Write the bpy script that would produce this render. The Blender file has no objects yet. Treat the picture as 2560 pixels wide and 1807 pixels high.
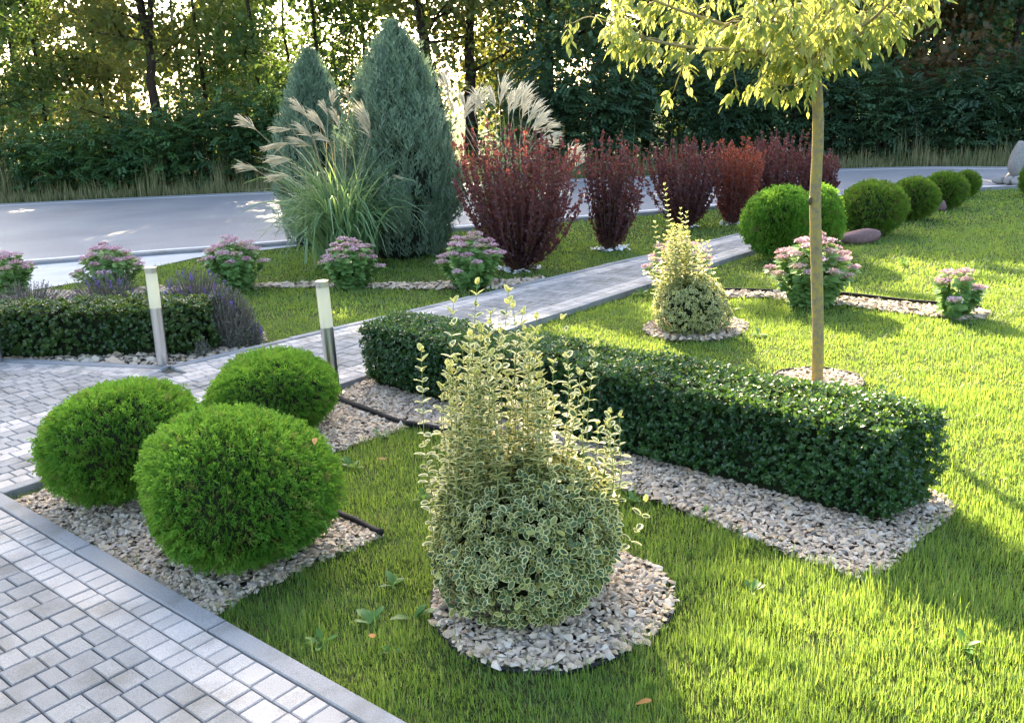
import bpy, math, random
import numpy as np
from math import sin, cos, tan, pi, radians, sqrt
from mathutils import Vector, Matrix

scn = bpy.context.scene
COL = scn.collection
rng = np.random.default_rng(7)
random.seed(7)

# ------------------------------------------------------------------ camera
FS, PITCH, ROLL, CAMH = 2249.5, 0.27397, -0.04176, 1.729     # focal length in photo pixels, radians, metres
cam_d = bpy.data.cameras.new('camera'); cam = bpy.data.objects.new('camera', cam_d); COL.objects.link(cam)
cam_d.sensor_fit = 'HORIZONTAL'; cam_d.sensor_width = 36.0; cam_d.lens = 36.0 * FS / 2560.0
cam_d.clip_start = 0.05; cam_d.clip_end = 2000.0
C_F = np.array([0, cos(PITCH), -sin(PITCH)]); _r = np.array([1.0, 0, 0]); _u = np.cross(_r, C_F)
C_R = _r * cos(ROLL) + _u * sin(ROLL); C_U = -_r * sin(ROLL) + _u * cos(ROLL)
CAM = np.array([0, 0, CAMH])
m = Matrix(((C_R[0], C_U[0], -C_F[0], 0), (C_R[1], C_U[1], -C_F[1], 0), (C_R[2], C_U[2], -C_F[2], CAMH), (0, 0, 0, 1)))
cam.matrix_world = m
scn.camera = cam
cam_d.dof.use_dof = False

# ------------------------------------------------------------------ sky, sun, exposure
SUN_AZ, SUN_EL = radians(-9), radians(28)                     # azimuth from +Y (negative = left), elevation
SUN = Vector((sin(SUN_AZ) * cos(SUN_EL), cos(SUN_AZ) * cos(SUN_EL), sin(SUN_EL)))
world = bpy.data.worlds.new('World'); scn.world = world; world.use_nodes = True
wn = world.node_tree; wn.nodes.clear()
sky = wn.nodes.new('ShaderNodeTexSky'); sky.sky_type = 'NISHITA'; sky.sun_disc = False
sky.sun_elevation = SUN_EL; sky.sun_rotation = SUN_AZ
sky.air_density = 0.9; sky.dust_density = 4.0; sky.ozone_density = 0.3
bg = wn.nodes.new('ShaderNodeBackground'); bg.inputs['Strength'].default_value = 0.15
wo = wn.nodes.new('ShaderNodeOutputWorld')
wn.links.new(sky.outputs[0], bg.inputs[0]); wn.links.new(bg.outputs[0], wo.inputs[0])
sun_d = bpy.data.lights.new('sun', 'SUN'); sun_d.energy = 5.0; sun_d.angle = radians(0.55); sun_d.color = (1.0, 0.82, 0.53)
sun_o = bpy.data.objects.new('sun', sun_d); COL.objects.link(sun_o)
sun_o.rotation_euler = SUN.to_track_quat('Z', 'Y').to_euler(); sun_o.location = (0, 0, 30)
scn.view_settings.view_transform = 'Standard'; scn.view_settings.look = 'None'
scn.view_settings.exposure = 2.62; scn.view_settings.gamma = 1.0
scn.render.engine = 'CYCLES'
cy = scn.cycles
cy.max_bounces = 7; cy.diffuse_bounces = 4; cy.glossy_bounces = 2; cy.transmission_bounces = 5; cy.transparent_max_bounces = 4
cy.caustics_reflective = False; cy.caustics_refractive = False
cy.use_denoising = True; cy.sample_clamp_indirect = 6.0
try: cy.denoiser = 'OPENIMAGEDENOISE'
except Exception: pass

# ------------------------------------------------------------------ photo pixel helpers (2296 x 1621 picture)
K_ = 2560.0 / 2296.0
def ray(px, py):
    return C_F * FS + C_R * (px * K_ - 1280.0) - C_U * (py * K_ - 903.5)
def G(px, py, z=0.0):                        # where the pixel's ray meets the level z
    v = ray(px, py); t = (z - CAMH) / v[2]; return CAM + v * t
def PY(px, py, Y):                           # where the pixel's ray meets the upright plane y = Y
    v = ray(px, py); return CAM + v * (Y / v[1])
def proj(p):
    d = np.atleast_2d(p) - CAM; w = d @ C_F
    x = (d @ C_R) / w * FS + 1280.0; y = -(d @ C_U) / w * FS + 903.5
    return x / K_, y / K_, w
def SZ(px, p):                               # metres spanned by px pixels at p
    return px * K_ * float((np.asarray(p) - CAM) @ C_F) / FS
def path2(pts, z=0.0): return [G(x, y, z)[:2] for x, y in pts]

# ------------------------------------------------------------------ geometry helpers
def unit(a): 
    a = np.asarray(a, float); return a / np.maximum(np.linalg.norm(a, axis=-1, keepdims=True), 1e-9)
class Geo:
    def __init__(self): self.v = []; self.l = []; self.n = []; self.a = {}; self.c = 0; self.mi = []
    def add(self, v, loops, tot, attrs=None, mi=0):
        v = np.asarray(v, np.float32).reshape(-1, 3)
        self.v.append(v); self.l.append(np.asarray(loops, np.int64).ravel() + self.c); tot = np.asarray(tot, np.int64).ravel(); self.n.append(tot)
        self.mi.append(np.full(len(tot), mi, np.int32))
        attrs = attrs or {}
        for k in set(self.a) | set(attrs):
            if k not in self.a: self.a[k] = [np.zeros(self.c, np.float32)] if self.c else []
            x = attrs.get(k, 0.0); self.a[k].append(np.broadcast_to(np.asarray(x, np.float32), (len(v),)).copy())
        self.c += len(v)
    def inst(self, T, pos, fwd, nrm, sc, iattrs=None, mi=0):
        """copies of template T: its +Y goes to fwd, its +Z to nrm"""
        tv, tf, ta = T; pos = np.asarray(pos, float).reshape(-1, 3); N = len(pos)
        if N == 0: return
        f = unit(np.broadcast_to(fwd, (N, 3))); x = unit(np.cross(f, np.broadcast_to(nrm, (N, 3)))); z = np.cross(x, f)
        sc = np.asarray(sc, float)
        if sc.ndim == 0: sc = np.full((N, 3), float(sc))
        elif sc.ndim == 1: sc = np.repeat(sc[:, None], 3, 1)
        s = tv[None] * sc[:, None, :]
        v = s[..., 0:1] * x[:, None] + s[..., 1:2] * f[:, None] + s[..., 2:3] * z[:, None] + pos[:, None]
        loops = np.concatenate([np.asarray(q) for q in tf]); tot = np.array([len(q) for q in tf])
        L = (loops[None] + (np.arange(N) * len(tv))[:, None]).ravel()
        at = {k: np.tile(a, N) for k, a in ta.items()}
        for k, a in (iattrs or {}).items(): at[k] = np.repeat(np.asarray(a, np.float32), len(tv))
        self.add(v.reshape(-1, 3), L, np.tile(tot, N), at, mi)
    def tube(self, pts, rad, sides=6, attrs=None, mi=0, cap=True):
        pts = np.asarray(pts, float); n = len(pts); rad = np.broadcast_to(np.asarray(rad, float), (n,))
        t = unit(np.gradient(pts, axis=0)); ref = np.array([0, 0, 1.0]) if abs(t[0][2]) < .9 else np.array([1.0, 0, 0])
        a = unit(np.cross(t, ref)); b = np.cross(t, a)
        an = np.linspace(0, 2 * pi, sides, endpoint=False)
        v = pts[:, None] + rad[:, None, None] * (np.cos(an)[None, :, None] * a[:, None] + np.sin(an)[None, :, None] * b[:, None])
        i = np.arange(n - 1)[:, None] * sides; j = np.arange(sides)[None]; k = (j + 1) % sides
        q = np.stack([i + j, i + k, i + sides + k, i + sides + j], -1).reshape(-1)
        tot = [4] * ((n - 1) * sides)
        if cap:
            q = np.concatenate([q, np.arange(sides)[::-1], (n - 1) * sides + np.arange(sides)]); tot += [sides, sides]
        self.add(v.reshape(-1, 3), q, tot, attrs, mi)
    def mesh(self, name, mats, smooth=False):
        me = bpy.data.meshes.new(name)
        v = np.concatenate(self.v); l = np.concatenate(self.l).astype(np.int32); n = np.concatenate(self.n).astype(np.int32)
        me.vertices.add(len(v)); me.vertices.foreach_set('co', v.ravel())
        me.loops.add(len(l)); me.loops.foreach_set('vertex_index', l)
        me.polygons.add(len(n)); st = np.concatenate([[0], np.cumsum(n)[:-1]]).astype(np.int32)
        me.polygons.foreach_set('loop_start', st)
        try: me.polygons.foreach_set('loop_total', n)
        except Exception: pass
        mats = mats if isinstance(mats, (list, tuple)) else [mats]
        for mt in mats: me.materials.append(mt)
        me.polygons.foreach_set('material_index', np.concatenate(self.mi))
        me.polygons.foreach_set('use_smooth', np.full(len(n), smooth))
        for k, a in self.a.items():
            at = me.attributes.new(k, 'FLOAT', 'POINT'); at.data.foreach_set('value', np.concatenate(a))
        me.update(calc_edges=True); me.validate()
        return me

def link(name, me, parent=None, loc=None, **props):
    o = bpy.data.objects.new(name, me); COL.objects.link(o)
    if parent is not None: o.parent = parent
    if loc is not None: o.location = loc
    for k, v in props.items(): o[k] = v
    return o
def thing(name, label, cat, loc=(0, 0, 0), group=None):
    o = link(name, None, loc=[float(c) for c in loc], label=label, category=cat)
    o.empty_display_size = 0.1
    if group: o['group'] = group
    return o
def part(g, name, mats, root, smooth=False, **props):
    """a mesh given in world coordinates becomes a child of the Empty `root`"""
    me = g.mesh(name, mats, smooth); off = np.zeros(3)
    p = root
    while p is not None: off = off + np.array(p.location); p = p.parent
    n = len(me.vertices); co = np.empty(n * 3, np.float32); me.vertices.foreach_get('co', co)
    co = (co.reshape(-1, 3) - off.astype(np.float32)).ravel(); me.vertices.foreach_set('co', co); me.update()
    return link(name, me, root, **props)

def tfm(v, f, **a): return (np.array(v, float), [list(q) for q in f], {k: np.array(x, np.float32) for k, x in a.items()})
# leaf templates: base at the origin, tip at +Y, face up +Z
T_DIA = tfm([(0, 0, 0), (.5, .45, .08), (0, 1, -.05), (-.5, .45, .08)], [(0, 1, 2), (0, 2, 3)])
T_OVAL = tfm([(0, 0, 0), (.3, .28, .05), (.28, .68, .04), (0, 1, -.06), (-.28, .68, .04), (-.3, .28, .05)], [(0, 1, 2, 3), (0, 3, 4, 5)])
def variegated():
    v, e, f = [], [], []
    n = 8
    for i in range(n):
        a = 2 * pi * i / n; y = .5 - .5 * cos(a); w = .31 * sin(a) * (1.1 - .25 * y); v.append((w, y, .10 * abs(w) / .3 - .10 * (y - .4) ** 2)); e.append(1)
    for i in range(n):
        a = 2 * pi * i / n; y = .5 - .34 * cos(a); w = .165 * sin(a) * (1.1 - .25 * y); v.append((w, y, .05 * abs(w) / .3 - .10 * (y - .4) ** 2)); e.append(0)
    for i in range(n): j = (i + 1) % n; f.append((i, j, n + j, n + i))
    f.append([n + i for i in (0, 1, 2, 3, 4)]); f.append([n + i for i in (4, 5, 6, 7, 0)])
    return tfm(v, f, edge=e)
T_VAR = variegated()
def frond(seed, n=6, sec=(.55,)):
    r = random.Random(seed); v, f = [], []
    def rh(x0, y0, ang, ln, w, z=0):
        dx, dy = sin(ang), cos(ang); i = len(v)
        v.extend([(x0, y0, z), (x0 + dx * ln * .5 + dy * w, y0 + dy * ln * .5 - dx * w, z + .02), (x0 + dx * ln, y0 + dy * ln, z - .03), (x0 + dx * ln * .5 - dy * w, y0 + dy * ln * .5 + dx * w, z + .02)])
        f.append((i, i + 1, i + 2, i + 3))
    rh(0, 0, 0, 1, .045)
    for k in range(n):
        t = .12 + .78 * k / n; s = 1 if k % 2 else -1
        ln = (.5 - .36 * t) * r.uniform(.85, 1.2); an = s * r.uniform(.55, .85); rh(0, t, an, ln, .055, r.uniform(-.05, .05))
        for q in sec:
            rh(sin(an) * ln * q, t + cos(an) * ln * q, an - s * .75, ln * .45, .04, r.uniform(-.03, .03))
    return tfm(v, f)
T_FR = [frond(k, 4) for k in range(4)]
for _t in T_FR: _t[0][:, 0] *= 1.12
T_FS = [frond(k + 20, 4, ()) for k in range(4)]
for _t in T_FS: _t[0][:, 0] *= 1.35
def ico_stone(seed):
    r = random.Random(seed); p = (1 + 5 ** .5) / 2
    v = [(-1, p, 0), (1, p, 0), (-1, -p, 0), (1, -p, 0), (0, -1, p), (0, 1, p), (0, -1, -p), (0, 1, -p), (p, 0, -1), (p, 0, 1), (-p, 0, -1), (-p, 0, 1)]
    f = [(0, 11, 5), (0, 5, 1), (0, 1, 7), (0, 7, 10), (0, 10, 11), (1, 5, 9), (5, 11, 4), (11, 10, 2), (10, 7, 6), (7, 1, 8), (3, 9, 4), (3, 4, 2), (3, 2, 6), (3, 6, 8), (3, 8, 9), (4, 9, 5), (2, 4, 11), (6, 2, 10), (8, 6, 7), (9, 8, 1)]
    out = []
    for q in v:
        k = r.uniform(.62, 1.15) / 1.9; out.append((q[0] * k, q[1] * k, q[2] * k))
    return tfm(out, f)
def chip(seed):
    r = random.Random(seed + 50); v = [(0, 0, .62 * r.uniform(.8, 1.2)), (0, 0, -.5)]
    for k in range(5):
        a = 2 * pi * k / 5 + r.uniform(-.4, .4); q = r.uniform(.62, 1.05); v.append((cos(a) * q, sin(a) * q, r.uniform(-.28, .3)))
    v[0] = (r.uniform(-.35, .35), r.uniform(-.35, .35), v[0][2])
    return tfm(v, [(0, 2 + k, 2 + (k + 1) % 5) for k in range(5)])
T_ST = [chip(k) for k in range(9)]

# ------------------------------------------------------------------ materials
def newmat(name):
    mt = bpy.data.materials.new(name); mt.use_nodes = True; nt = mt.node_tree; nt.nodes.clear()
    out = nt.nodes.new('ShaderNodeOutputMaterial'); return mt, nt, out
def ramp(nt, cols, src=None, pos=None):
    r = nt.nodes.new('ShaderNodeValToRGB'); el = r.color_ramp.elements
    while len(el) < len(cols): el.new(0.5)
    for i, c in enumerate(cols):
        el[i].position = pos[i] if pos else i / max(1, len(cols) - 1); el[i].color = (*c, 1)
    if src is not None: nt.links.new(src, r.inputs[0])
    return r.outputs[0]
def attr(nt, n): a = nt.nodes.new('ShaderNodeAttribute'); a.attribute_name = n; return a.outputs['Fac']
def noise(nt, scale, detail=4, rough=.6, obj=True, dim=None):
    t = nt.nodes.new('ShaderNodeTexCoord'); n = nt.nodes.new('ShaderNodeTexNoise'); n.inputs['Scale'].default_value = scale; n.inputs['Detail'].default_value = detail; n.inputs['Roughness'].default_value = rough
    nt.links.new(t.outputs['Object'], n.inputs['Vector']); return n.outputs['Fac']
def mixc(nt, fac, a, b, mode='MIX'):
    x = nt.nodes.new('ShaderNodeMix'); x.data_type = 'RGBA'; x.blend_type = mode
    for s, val in ((x.inputs[0], fac), (x.inputs[6], a), (x.inputs[7], b)):
        if hasattr(val, 'default_value') or hasattr(val, 'links'): nt.links.new(val, s)
        elif isinstance(val, (int, float)): s.default_value = val
        else: s.default_value = (*val, 1)
    return x.outputs[2]
def bump(nt, h, st=.4, d=.01):
    b = nt.nodes.new('ShaderNodeBump'); b.inputs['Strength'].default_value = st; b.inputs['Distance'].default_value = d; nt.links.new(h, b.inputs['Height']); return b.outputs[0]
def principled(nt, col, rough=.7, spec=.3, metal=0, nrm=None):
    p = nt.nodes.new('ShaderNodeBsdfPrincipled')
    if isinstance(col, tuple): p.inputs['Base Color'].default_value = (*col, 1)
    else: nt.links.new(col, p.inputs['Base Color'])
    p.inputs['Roughness'].default_value = rough; p.inputs['Specular IOR Level'].default_value = spec; p.inputs['Metallic'].default_value = metal
    if nrm is not None: nt.links.new(nrm, p.inputs['Normal'])
    return p
def leafmat(name, cols, tcol=None, trans=.4, rough=.5, spec=.3, col_out=None):
    mt, nt, out = newmat(name)
    a = attr(nt, 'rnd'); c = ramp(nt, cols, a) if col_out is None else col_out(nt, a)
    p = principled(nt, c, rough, spec)
    t = nt.nodes.new('ShaderNodeBsdfTranslucent')
    if tcol is None: nt.links.new(c, t.inputs[0])
    else:
        g = mixc(nt, .75, c, tcol); nt.links.new(g, t.inputs[0])
    mx = nt.nodes.new('ShaderNodeMixShader'); mx.inputs[0].default_value = trans
    nt.links.new(p.outputs[0], mx.inputs[1]); nt.links.new(t.outputs[0], mx.inputs[2]); nt.links.new(mx.outputs[0], out.inputs[0])
    return mt
def plain(name, cols, scale=20, rough=.7, spec=.3, bst=.0, bd=.01, metal=0, bscale=None):
    mt, nt, out = newmat(name)
    if len(cols) == 1: c = cols[0]
    else: c = ramp(nt, cols, noise(nt, scale), [.3 + .4 * i / (len(cols) - 1) for i in range(len(cols))])
    n = bump(nt, noise(nt, bscale or scale * 4, 5), bst, bd) if bst else None
    p = principled(nt, c, rough, spec, metal, n); nt.links.new(p.outputs[0], out.inputs[0]); return mt

def var_col(nt, a):
    green = ramp(nt, [(.040, .085, .032), (.070, .130, .050), (.12, .19, .075)], a)
    cream = ramp(nt, [(.60, .60, .20), (.76, .72, .31), (.86, .81, .44), (.76, .64, .18)], a, [0, .5, .9, 1])
    e = attr(nt, 'edge'); cr = nt.nodes.new('ShaderNodeMath'); cr.operation = 'GREATER_THAN'; nt.links.new(e, cr.inputs[0]); nt.links.new(attr(nt, 'margin'), cr.inputs[1])
    y = attr(nt, 'young'); mix = mixc(nt, cr.outputs[0], green, cream)
    return mixc(nt, y, mix, (.62, .60, .16))
M = {}
M['euonymus'] = leafmat('variegated_leaf', None, trans=.42, rough=.42, spec=.35, col_out=var_col)
M['euo_stem'] = plain('euonymus_stem', [(.16, .22, .05), (.22, .24, .07)], 30)
M['box'] = leafmat('box_leaf', [(.012, .046, .014), (.024, .080, .021), (.044, .118, .025)], (.18, .34, .035), .24, .30, .5)
M['box2'] = leafmat('box_leaf_olive', [(.018, .050, .014), (.034, .080, .018), (.07, .115, .022)], (.20, .30, .03), .25, .34, .45)
M['twig'] = plain('dry_twig', [(.05, .038, .022), (.09, .07, .045)], 30)
M['thuja'] = leafmat('thuja_frond', [(.036, .118, .016), (.062, .178, .022), (.105, .255, .031), (.18, .335, .044), (.17, .12, .05)], (.29, .53, .05), .36, .55, .2)
M['thuja2'] = leafmat('thuja_frond_dull', [(.040, .10, .014), (.07, .165, .018), (.12, .22, .03), (.12, .09, .04)], (.26, .44, .03), .34, .55, .2)
M['thuja_core'] = plain('thuja_dark_core', [(.016, .030, .010), (.035, .035, .018)], 25, .9, .05)  # twig brown darkened, shade inside the globe put into the colour
M['box_core'] = plain('box_dark_core', [(.008, .018, .007), (.02, .022, .012)], 25, .9, .05)  # near-black core, inner shade of hedge and shrub put into its colour
M['juniper'] = leafmat('juniper_spray', [(.10, .165, .105), (.18, .26, .175), (.28, .36, .26)], (.30, .42, .22), .3, .6, .2)
M['juniper_core'] = plain('juniper_dark_core', [(.015, .028, .020), (.03, .03, .018)], 20, .9, .05)  # core colour carries the shade between the sprays
M['misc'] = leafmat('miscanthus_blade', [(.08, .18, .07), (.15, .27, .11), (.27, .37, .20)], (.34, .48, .14), .35, .4, .35)
M['plume'] = leafmat('plume', [(.38, .32, .19), (.50, .44, .30), (.62, .57, .43)], (.70, .64, .46), .5, .7, .1)
M['plume2'] = leafmat('plume_pale', [(.55, .49, .36), (.68, .62, .47), (.78, .72, .58)], (.85, .78, .58), .5, .7, .1)
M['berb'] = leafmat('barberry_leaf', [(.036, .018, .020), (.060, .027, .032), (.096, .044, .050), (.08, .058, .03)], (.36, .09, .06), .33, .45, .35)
M['berb2'] = leafmat('barberry_leaf_orange', [(.045, .02, .022), (.085, .03, .034), (.17, .055, .045), (.20, .09, .04)], (.62, .14, .06), .40, .45, .3)  # orange-red foliage, backlit brightness also put into its colour
M['berb_stem'] = plain('barberry_stem', [(.09, .045, .030), (.14, .075, .04)], 30)
M['sed_leaf'] = leafmat('sedum_leaf', [(.12, .25, .08), (.19, .35, .11), (.28, .44, .14)], (.36, .52, .10), .32, .4, .35)
M['sed_flower'] = leafmat('sedum_flower', [(.44, .25, .30), (.57, .37, .42), (.66, .48, .52), (.38, .29, .19)], (.6, .4, .44), .25, .7, .1)
M['lav_leaf'] = leafmat('lavender_leaf', [(.12, .125, .095), (.19, .18, .14), (.24, .26, .20)], None, .2, .7, .1)
M['lav_stem'] = leafmat('lavender_stem', [(.11, .085, .075), (.17, .135, .12), (.16, .17, .10)], None, .2, .7, .1)
M['lav_flower'] = leafmat('lavender_flower', [(.10, .07, .22), (.16, .11, .31), (.22, .16, .38)], None, .2, .7, .1)
M['tree_leaf'] = leafmat('maple_leaf', [(.08, .15, .03), (.15, .23, .04), (.25, .31, .08), (.46, .45, .24)], (.58, .60, .13), .44, .45, .3)
M['grass'] = leafmat('grass_blade', [(.045, .115, .026), (.085, .185, .036), (.150, .265, .050), (.29, .25, .12)], (.38, .53, .07), .42, .45, .3)
M['weed'] = leafmat('weed_leaf', [(.05, .14, .035), (.08, .195, .045), (.12, .25, .05)], (.28, .46, .06), .35, .45, .3)
M['verge'] = leafmat('verge_grass', [(.10, .14, .045), (.20, .20, .09), (.30, .26, .14)], None, .3, .7, .1)
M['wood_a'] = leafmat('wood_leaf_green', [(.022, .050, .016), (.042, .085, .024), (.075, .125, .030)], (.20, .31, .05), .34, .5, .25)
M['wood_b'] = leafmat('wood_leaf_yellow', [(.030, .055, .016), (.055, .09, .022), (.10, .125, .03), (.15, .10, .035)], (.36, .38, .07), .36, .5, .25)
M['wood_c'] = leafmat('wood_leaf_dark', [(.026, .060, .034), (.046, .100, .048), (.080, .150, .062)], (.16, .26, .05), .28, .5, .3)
M['sapling'] = leafmat('sapling_leaf', [(.030, .075, .036), (.052, .125, .048), (.095, .19, .058)], (.22, .36, .04), .32, .5, .3)
M['brown_leaf'] = leafmat('browning_leaf', [(.045, .045, .02), (.09, .065, .028), (.14, .085, .04)], (.4, .22, .05), .35, .5, .25)
M['bark'] = plain('dark_bark', [(.018, .014, .010), (.05, .038, .026)], 6, .9, .1, .6, .04, bscale=14)
M['fallen'] = leafmat('fallen_leaf', [(.30, .13, .04), (.42, .22, .07)], None, .3, .6, .2)

def stonemat():
    mt, nt, out = newmat('gravel_stone'); a = attr(nt, 'rnd')
    c = ramp(nt, [(.42, .305, .19), (.52, .405, .275), (.60, .505, .38), (.46, .345, .235), (.29, .25, .21), (.65, .575, .46), (.50, .36, .20), (.18, .165, .15)], a)
    c = mixc(nt, .25, c, ramp(nt, [(.24, .19, .135), (.64, .54, .41)], noise(nt, 90, 3)), 'MIX')
    p = principled(nt, c, .75, .25, 0, bump(nt, noise(nt, 220, 3), .35, .004)); nt.links.new(p.outputs[0], out.inputs[0]); return mt
M['stone'] = stonemat()
M['white_stone'] = plain('white_stone', [(.62, .60, .57), (.80, .79, .76)], 40, .7, .2)
def pavermat(name, cols, rough=.85):
    mt, nt, out = newmat(name)
    oi = nt.nodes.new('ShaderNodeObjectInfo'); ad = nt.nodes.new('ShaderNodeMath'); ad.operation = 'ADD'
    nt.links.new(oi.outputs['Random'], ad.inputs[0]); nt.links.new(attr(nt, 'rnd'), ad.inputs[1]); fr = nt.nodes.new('ShaderNodeMath'); fr.operation = 'FRACT'; nt.links.new(ad.outputs[0], fr.inputs[0])
    base = ramp(nt, cols, fr.outputs[0])
    gp = nt.nodes.new('ShaderNodeNewGeometry')
    def wn_(sc, det):
        n = nt.nodes.new('ShaderNodeTexNoise'); n.inputs['Scale'].default_value = sc; n.inputs['Detail'].default_value = det; nt.links.new(gp.outputs['Position'], n.inputs['Vector']); return n.outputs['Fac']
    sp = ramp(nt, [(.62, .62, .62), (1, 1, 1), (1.25, 1.25, 1.25)], wn_(330, 3), [.32, .52, .72])
    st = ramp(nt, [(.70, .69, .65), (1.0, 1.0, 1.0), (1.06, 1.06, 1.06)], wn_(4.5, 8), [.32, .5, .68])
    c = mixc(nt, 1, base, sp, 'MULTIPLY'); c = mixc(nt, 1, c, st, 'MULTIPLY')
    p = principled(nt, c, rough, .35, 0, bump(nt, wn_(420, 3), .55, .004)); nt.links.new(p.outputs[0], out.inputs[0]); return mt
M['paver_grey'] = pavermat('grey_paver', [(.205, .208, .204), (.245, .247, .240), (.285, .283, .272)])
M['paver_light'] = pavermat('light_paver', [(.36, .343, .322), (.41, .39, .365), (.455, .43, .40)])
M['kerb'] = pavermat('kerb_concrete', [(.235, .24, .24), (.27, .275, .275)])
M['joint'] = plain('joint_sand', [(.06, .055, .048), (.10, .092, .078), (.075, .088, .04)], 9, .95, .05)
M['soil'] = plain('bed_soil', [(.05, .04, .03), (.10, .085, .065)], 40, .95, .05, .4, .01)
def groundmat():
    mt, nt, out = newmat('turf_ground')
    c1 = ramp(nt, [(.045, .060, .020), (.065, .095, .026), (.11, .115, .045)], noise(nt, 2.2, 6), [.3, .5, .7])
    c2 = ramp(nt, [(.45, .45, .45), (1.1, 1.1, 1.1)], noise(nt, 38, 5), [.3, .7])
    c = mixc(nt, 1, c1, c2, 'MULTIPLY'); p = principled(nt, c, .95, .05, 0, bump(nt, noise(nt, 30, 5), .8, .03)); nt.links.new(p.outputs[0], out.inputs[0]); return mt
M['ground'] = groundmat()
def roadmat():
    mt, nt, out = newmat('asphalt')
    c1 = ramp(nt, [(.235, .235, .24), (.31, .305, .305)], noise(nt, .5, 6), [.35, .65]); c2 = ramp(nt, [(.7, .7, .7), (1.15, 1.15, 1.15)], noise(nt, 55, 3), [.35, .65])
    p = principled(nt, mixc(nt, 1, c1, c2, 'MULTIPLY'), .55, .4, 0, bump(nt, noise(nt, 45, 3), .6, .02)); nt.links.new(p.outputs[0], out.inputs[0]); return mt
M['road'] = roadmat()
M['paint'] = plain('road_paint', [(.62, .62, .60), (.78, .78, .76)], 8, .7)
M['pave_far'] = plain('pale_pavement', [(.40, .41, .41), (.50, .50, .49)], 3, .8)
M['black'] = plain('black_plastic', [(.012, .012, .013)], 5, .7, .2)
M['steel'] = None
def steelmat():
    mt, nt, out = newmat('brushed_steel'); t = nt.nodes.new('ShaderNodeTexCoord'); mp = nt.nodes.new('ShaderNodeMapping'); mp.inputs['Scale'].default_value = (160, 160, 2.5)
    n = nt.nodes.new('ShaderNodeTexNoise'); n.inputs['Scale'].default_value = 1.0; nt.links.new(t.outputs['Object'], mp.inputs[0]); nt.links.new(mp.outputs[0], n.inputs['Vector'])
    p = principled(nt, (.60, .59, .58), .26, .5, 1.0); r = nt.nodes.new('ShaderNodeMapRange'); r.inputs[3].default_value = .2; r.inputs[4].default_value = .42
    nt.links.new(n.outputs['Fac'], r.inputs[0]); nt.links.new(r.outputs[0], p.inputs['Roughness']); nt.links.new(p.outputs[0], out.inputs[0]); return mt
M['steel'] = steelmat()
def opalmat():
    mt, nt, out = newmat('opal_diffuser'); p = principled(nt, (.80, .77, .60), .35, .5); t = nt.nodes.new('ShaderNodeBsdfTranslucent'); t.inputs[0].default_value = (.85, .82, .62, 1)
    mx = nt.nodes.new('ShaderNodeMixShader'); mx.inputs[0].default_value = .4; nt.links.new(p.outputs[0], mx.inputs[1]); nt.links.new(t.outputs[0], mx.inputs[2]); nt.links.new(mx.outputs[0], out.inputs[0]); return mt
M['opal'] = opalmat()
M['screw'] = plain('dark_screw', [(.05, .05, .05)], 5, .4, .5, metal=.8)
def lichenbark():
    mt, nt, out = newmat('smooth_bark_with_lichen'); c = ramp(nt, [(.14, .115, .07), (.23, .185, .105), (.31, .24, .065), (.40, .30, .04)], noise(nt, 26, 6, .7), [.28, .44, .58, .76])
    p = principled(nt, c, .85, .15, 0, bump(nt, noise(nt, 70, 5), .5, .006)); nt.links.new(p.outputs[0], out.inputs[0]); return mt
M['lichen'] = lichenbark()
M['rock'] = plain('grey_boulder', [(.24, .23, .21), (.36, .34, .31)], 9, .9, .1, .6, .03)
M['slate'] = plain('reddish_slate', [(.17, .10, .10), (.28, .18, .17)], 9, .85, .15, .6, .02)

# ------------------------------------------------------------------ 2D helpers
def inpoly(x, y, poly):
    x = np.asarray(x); y = np.asarray(y); c = np.zeros(x.shape, bool); p = np.asarray(poly); j = len(p) - 1
    for i in range(len(p)):
        xi, yi = p[i]; xj, yj = p[j]
        with np.errstate(divide='ignore', invalid='ignore'):
            c ^= ((yi > y) != (yj > y)) & (x < (xj - xi) * (y - yi) / (yj - yi + 1e-12) + xi)
        j = i
    return c
def smooth_closed(pts, n=6):
    p = np.array(pts, float); N = len(p); out = []
    for i in range(N):
        p0, p1, p2, p3 = p[i - 1], p[i], p[(i + 1) % N], p[(i + 2) % N]
        for k in range(n):
            t = k / n; out.append(.5 * ((2 * p1) + (-p0 + p2) * t + (2 * p0 - 5 * p1 + 4 * p2 - p3) * t * t + (-p0 + 3 * p1 - 3 * p2 + p3) * t ** 3))
    return np.array(out)
def smooth_open(pts, n=8):
    p = np.array(pts, float); q = np.vstack([2 * p[0] - p[1], p, 2 * p[-1] - p[-2]]); out = []
    for i in range(1, len(q) - 2):
        p0, p1, p2, p3 = q[i - 1], q[i], q[i + 1], q[i + 2]
        for k in range(n):
            t = k / n; out.append(.5 * ((2 * p1) + (-p0 + p2) * t + (2 * p0 - 5 * p1 + 4 * p2 - p3) * t * t + (-p0 + 3 * p1 - 3 * p2 + p3) * t ** 3))
    out.append(p[-1]); return np.array(out)
def sheet(name, poly, z, mat, **props):
    import bmesh
    bm = bmesh.new(); vs = [bm.verts.new((float(a), float(b), z)) for a, b in poly]; f = bm.faces.new(vs); bm.normal_update()
    if f.normal.z < 0: f.normal_flip()
    bmesh.ops.triangulate(bm, faces=bm.faces[:]); me = bpy.data.meshes.new(name); bm.to_mesh(me); bm.free(); me.materials.append(mat)
    return link(name, me, **props)
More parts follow.
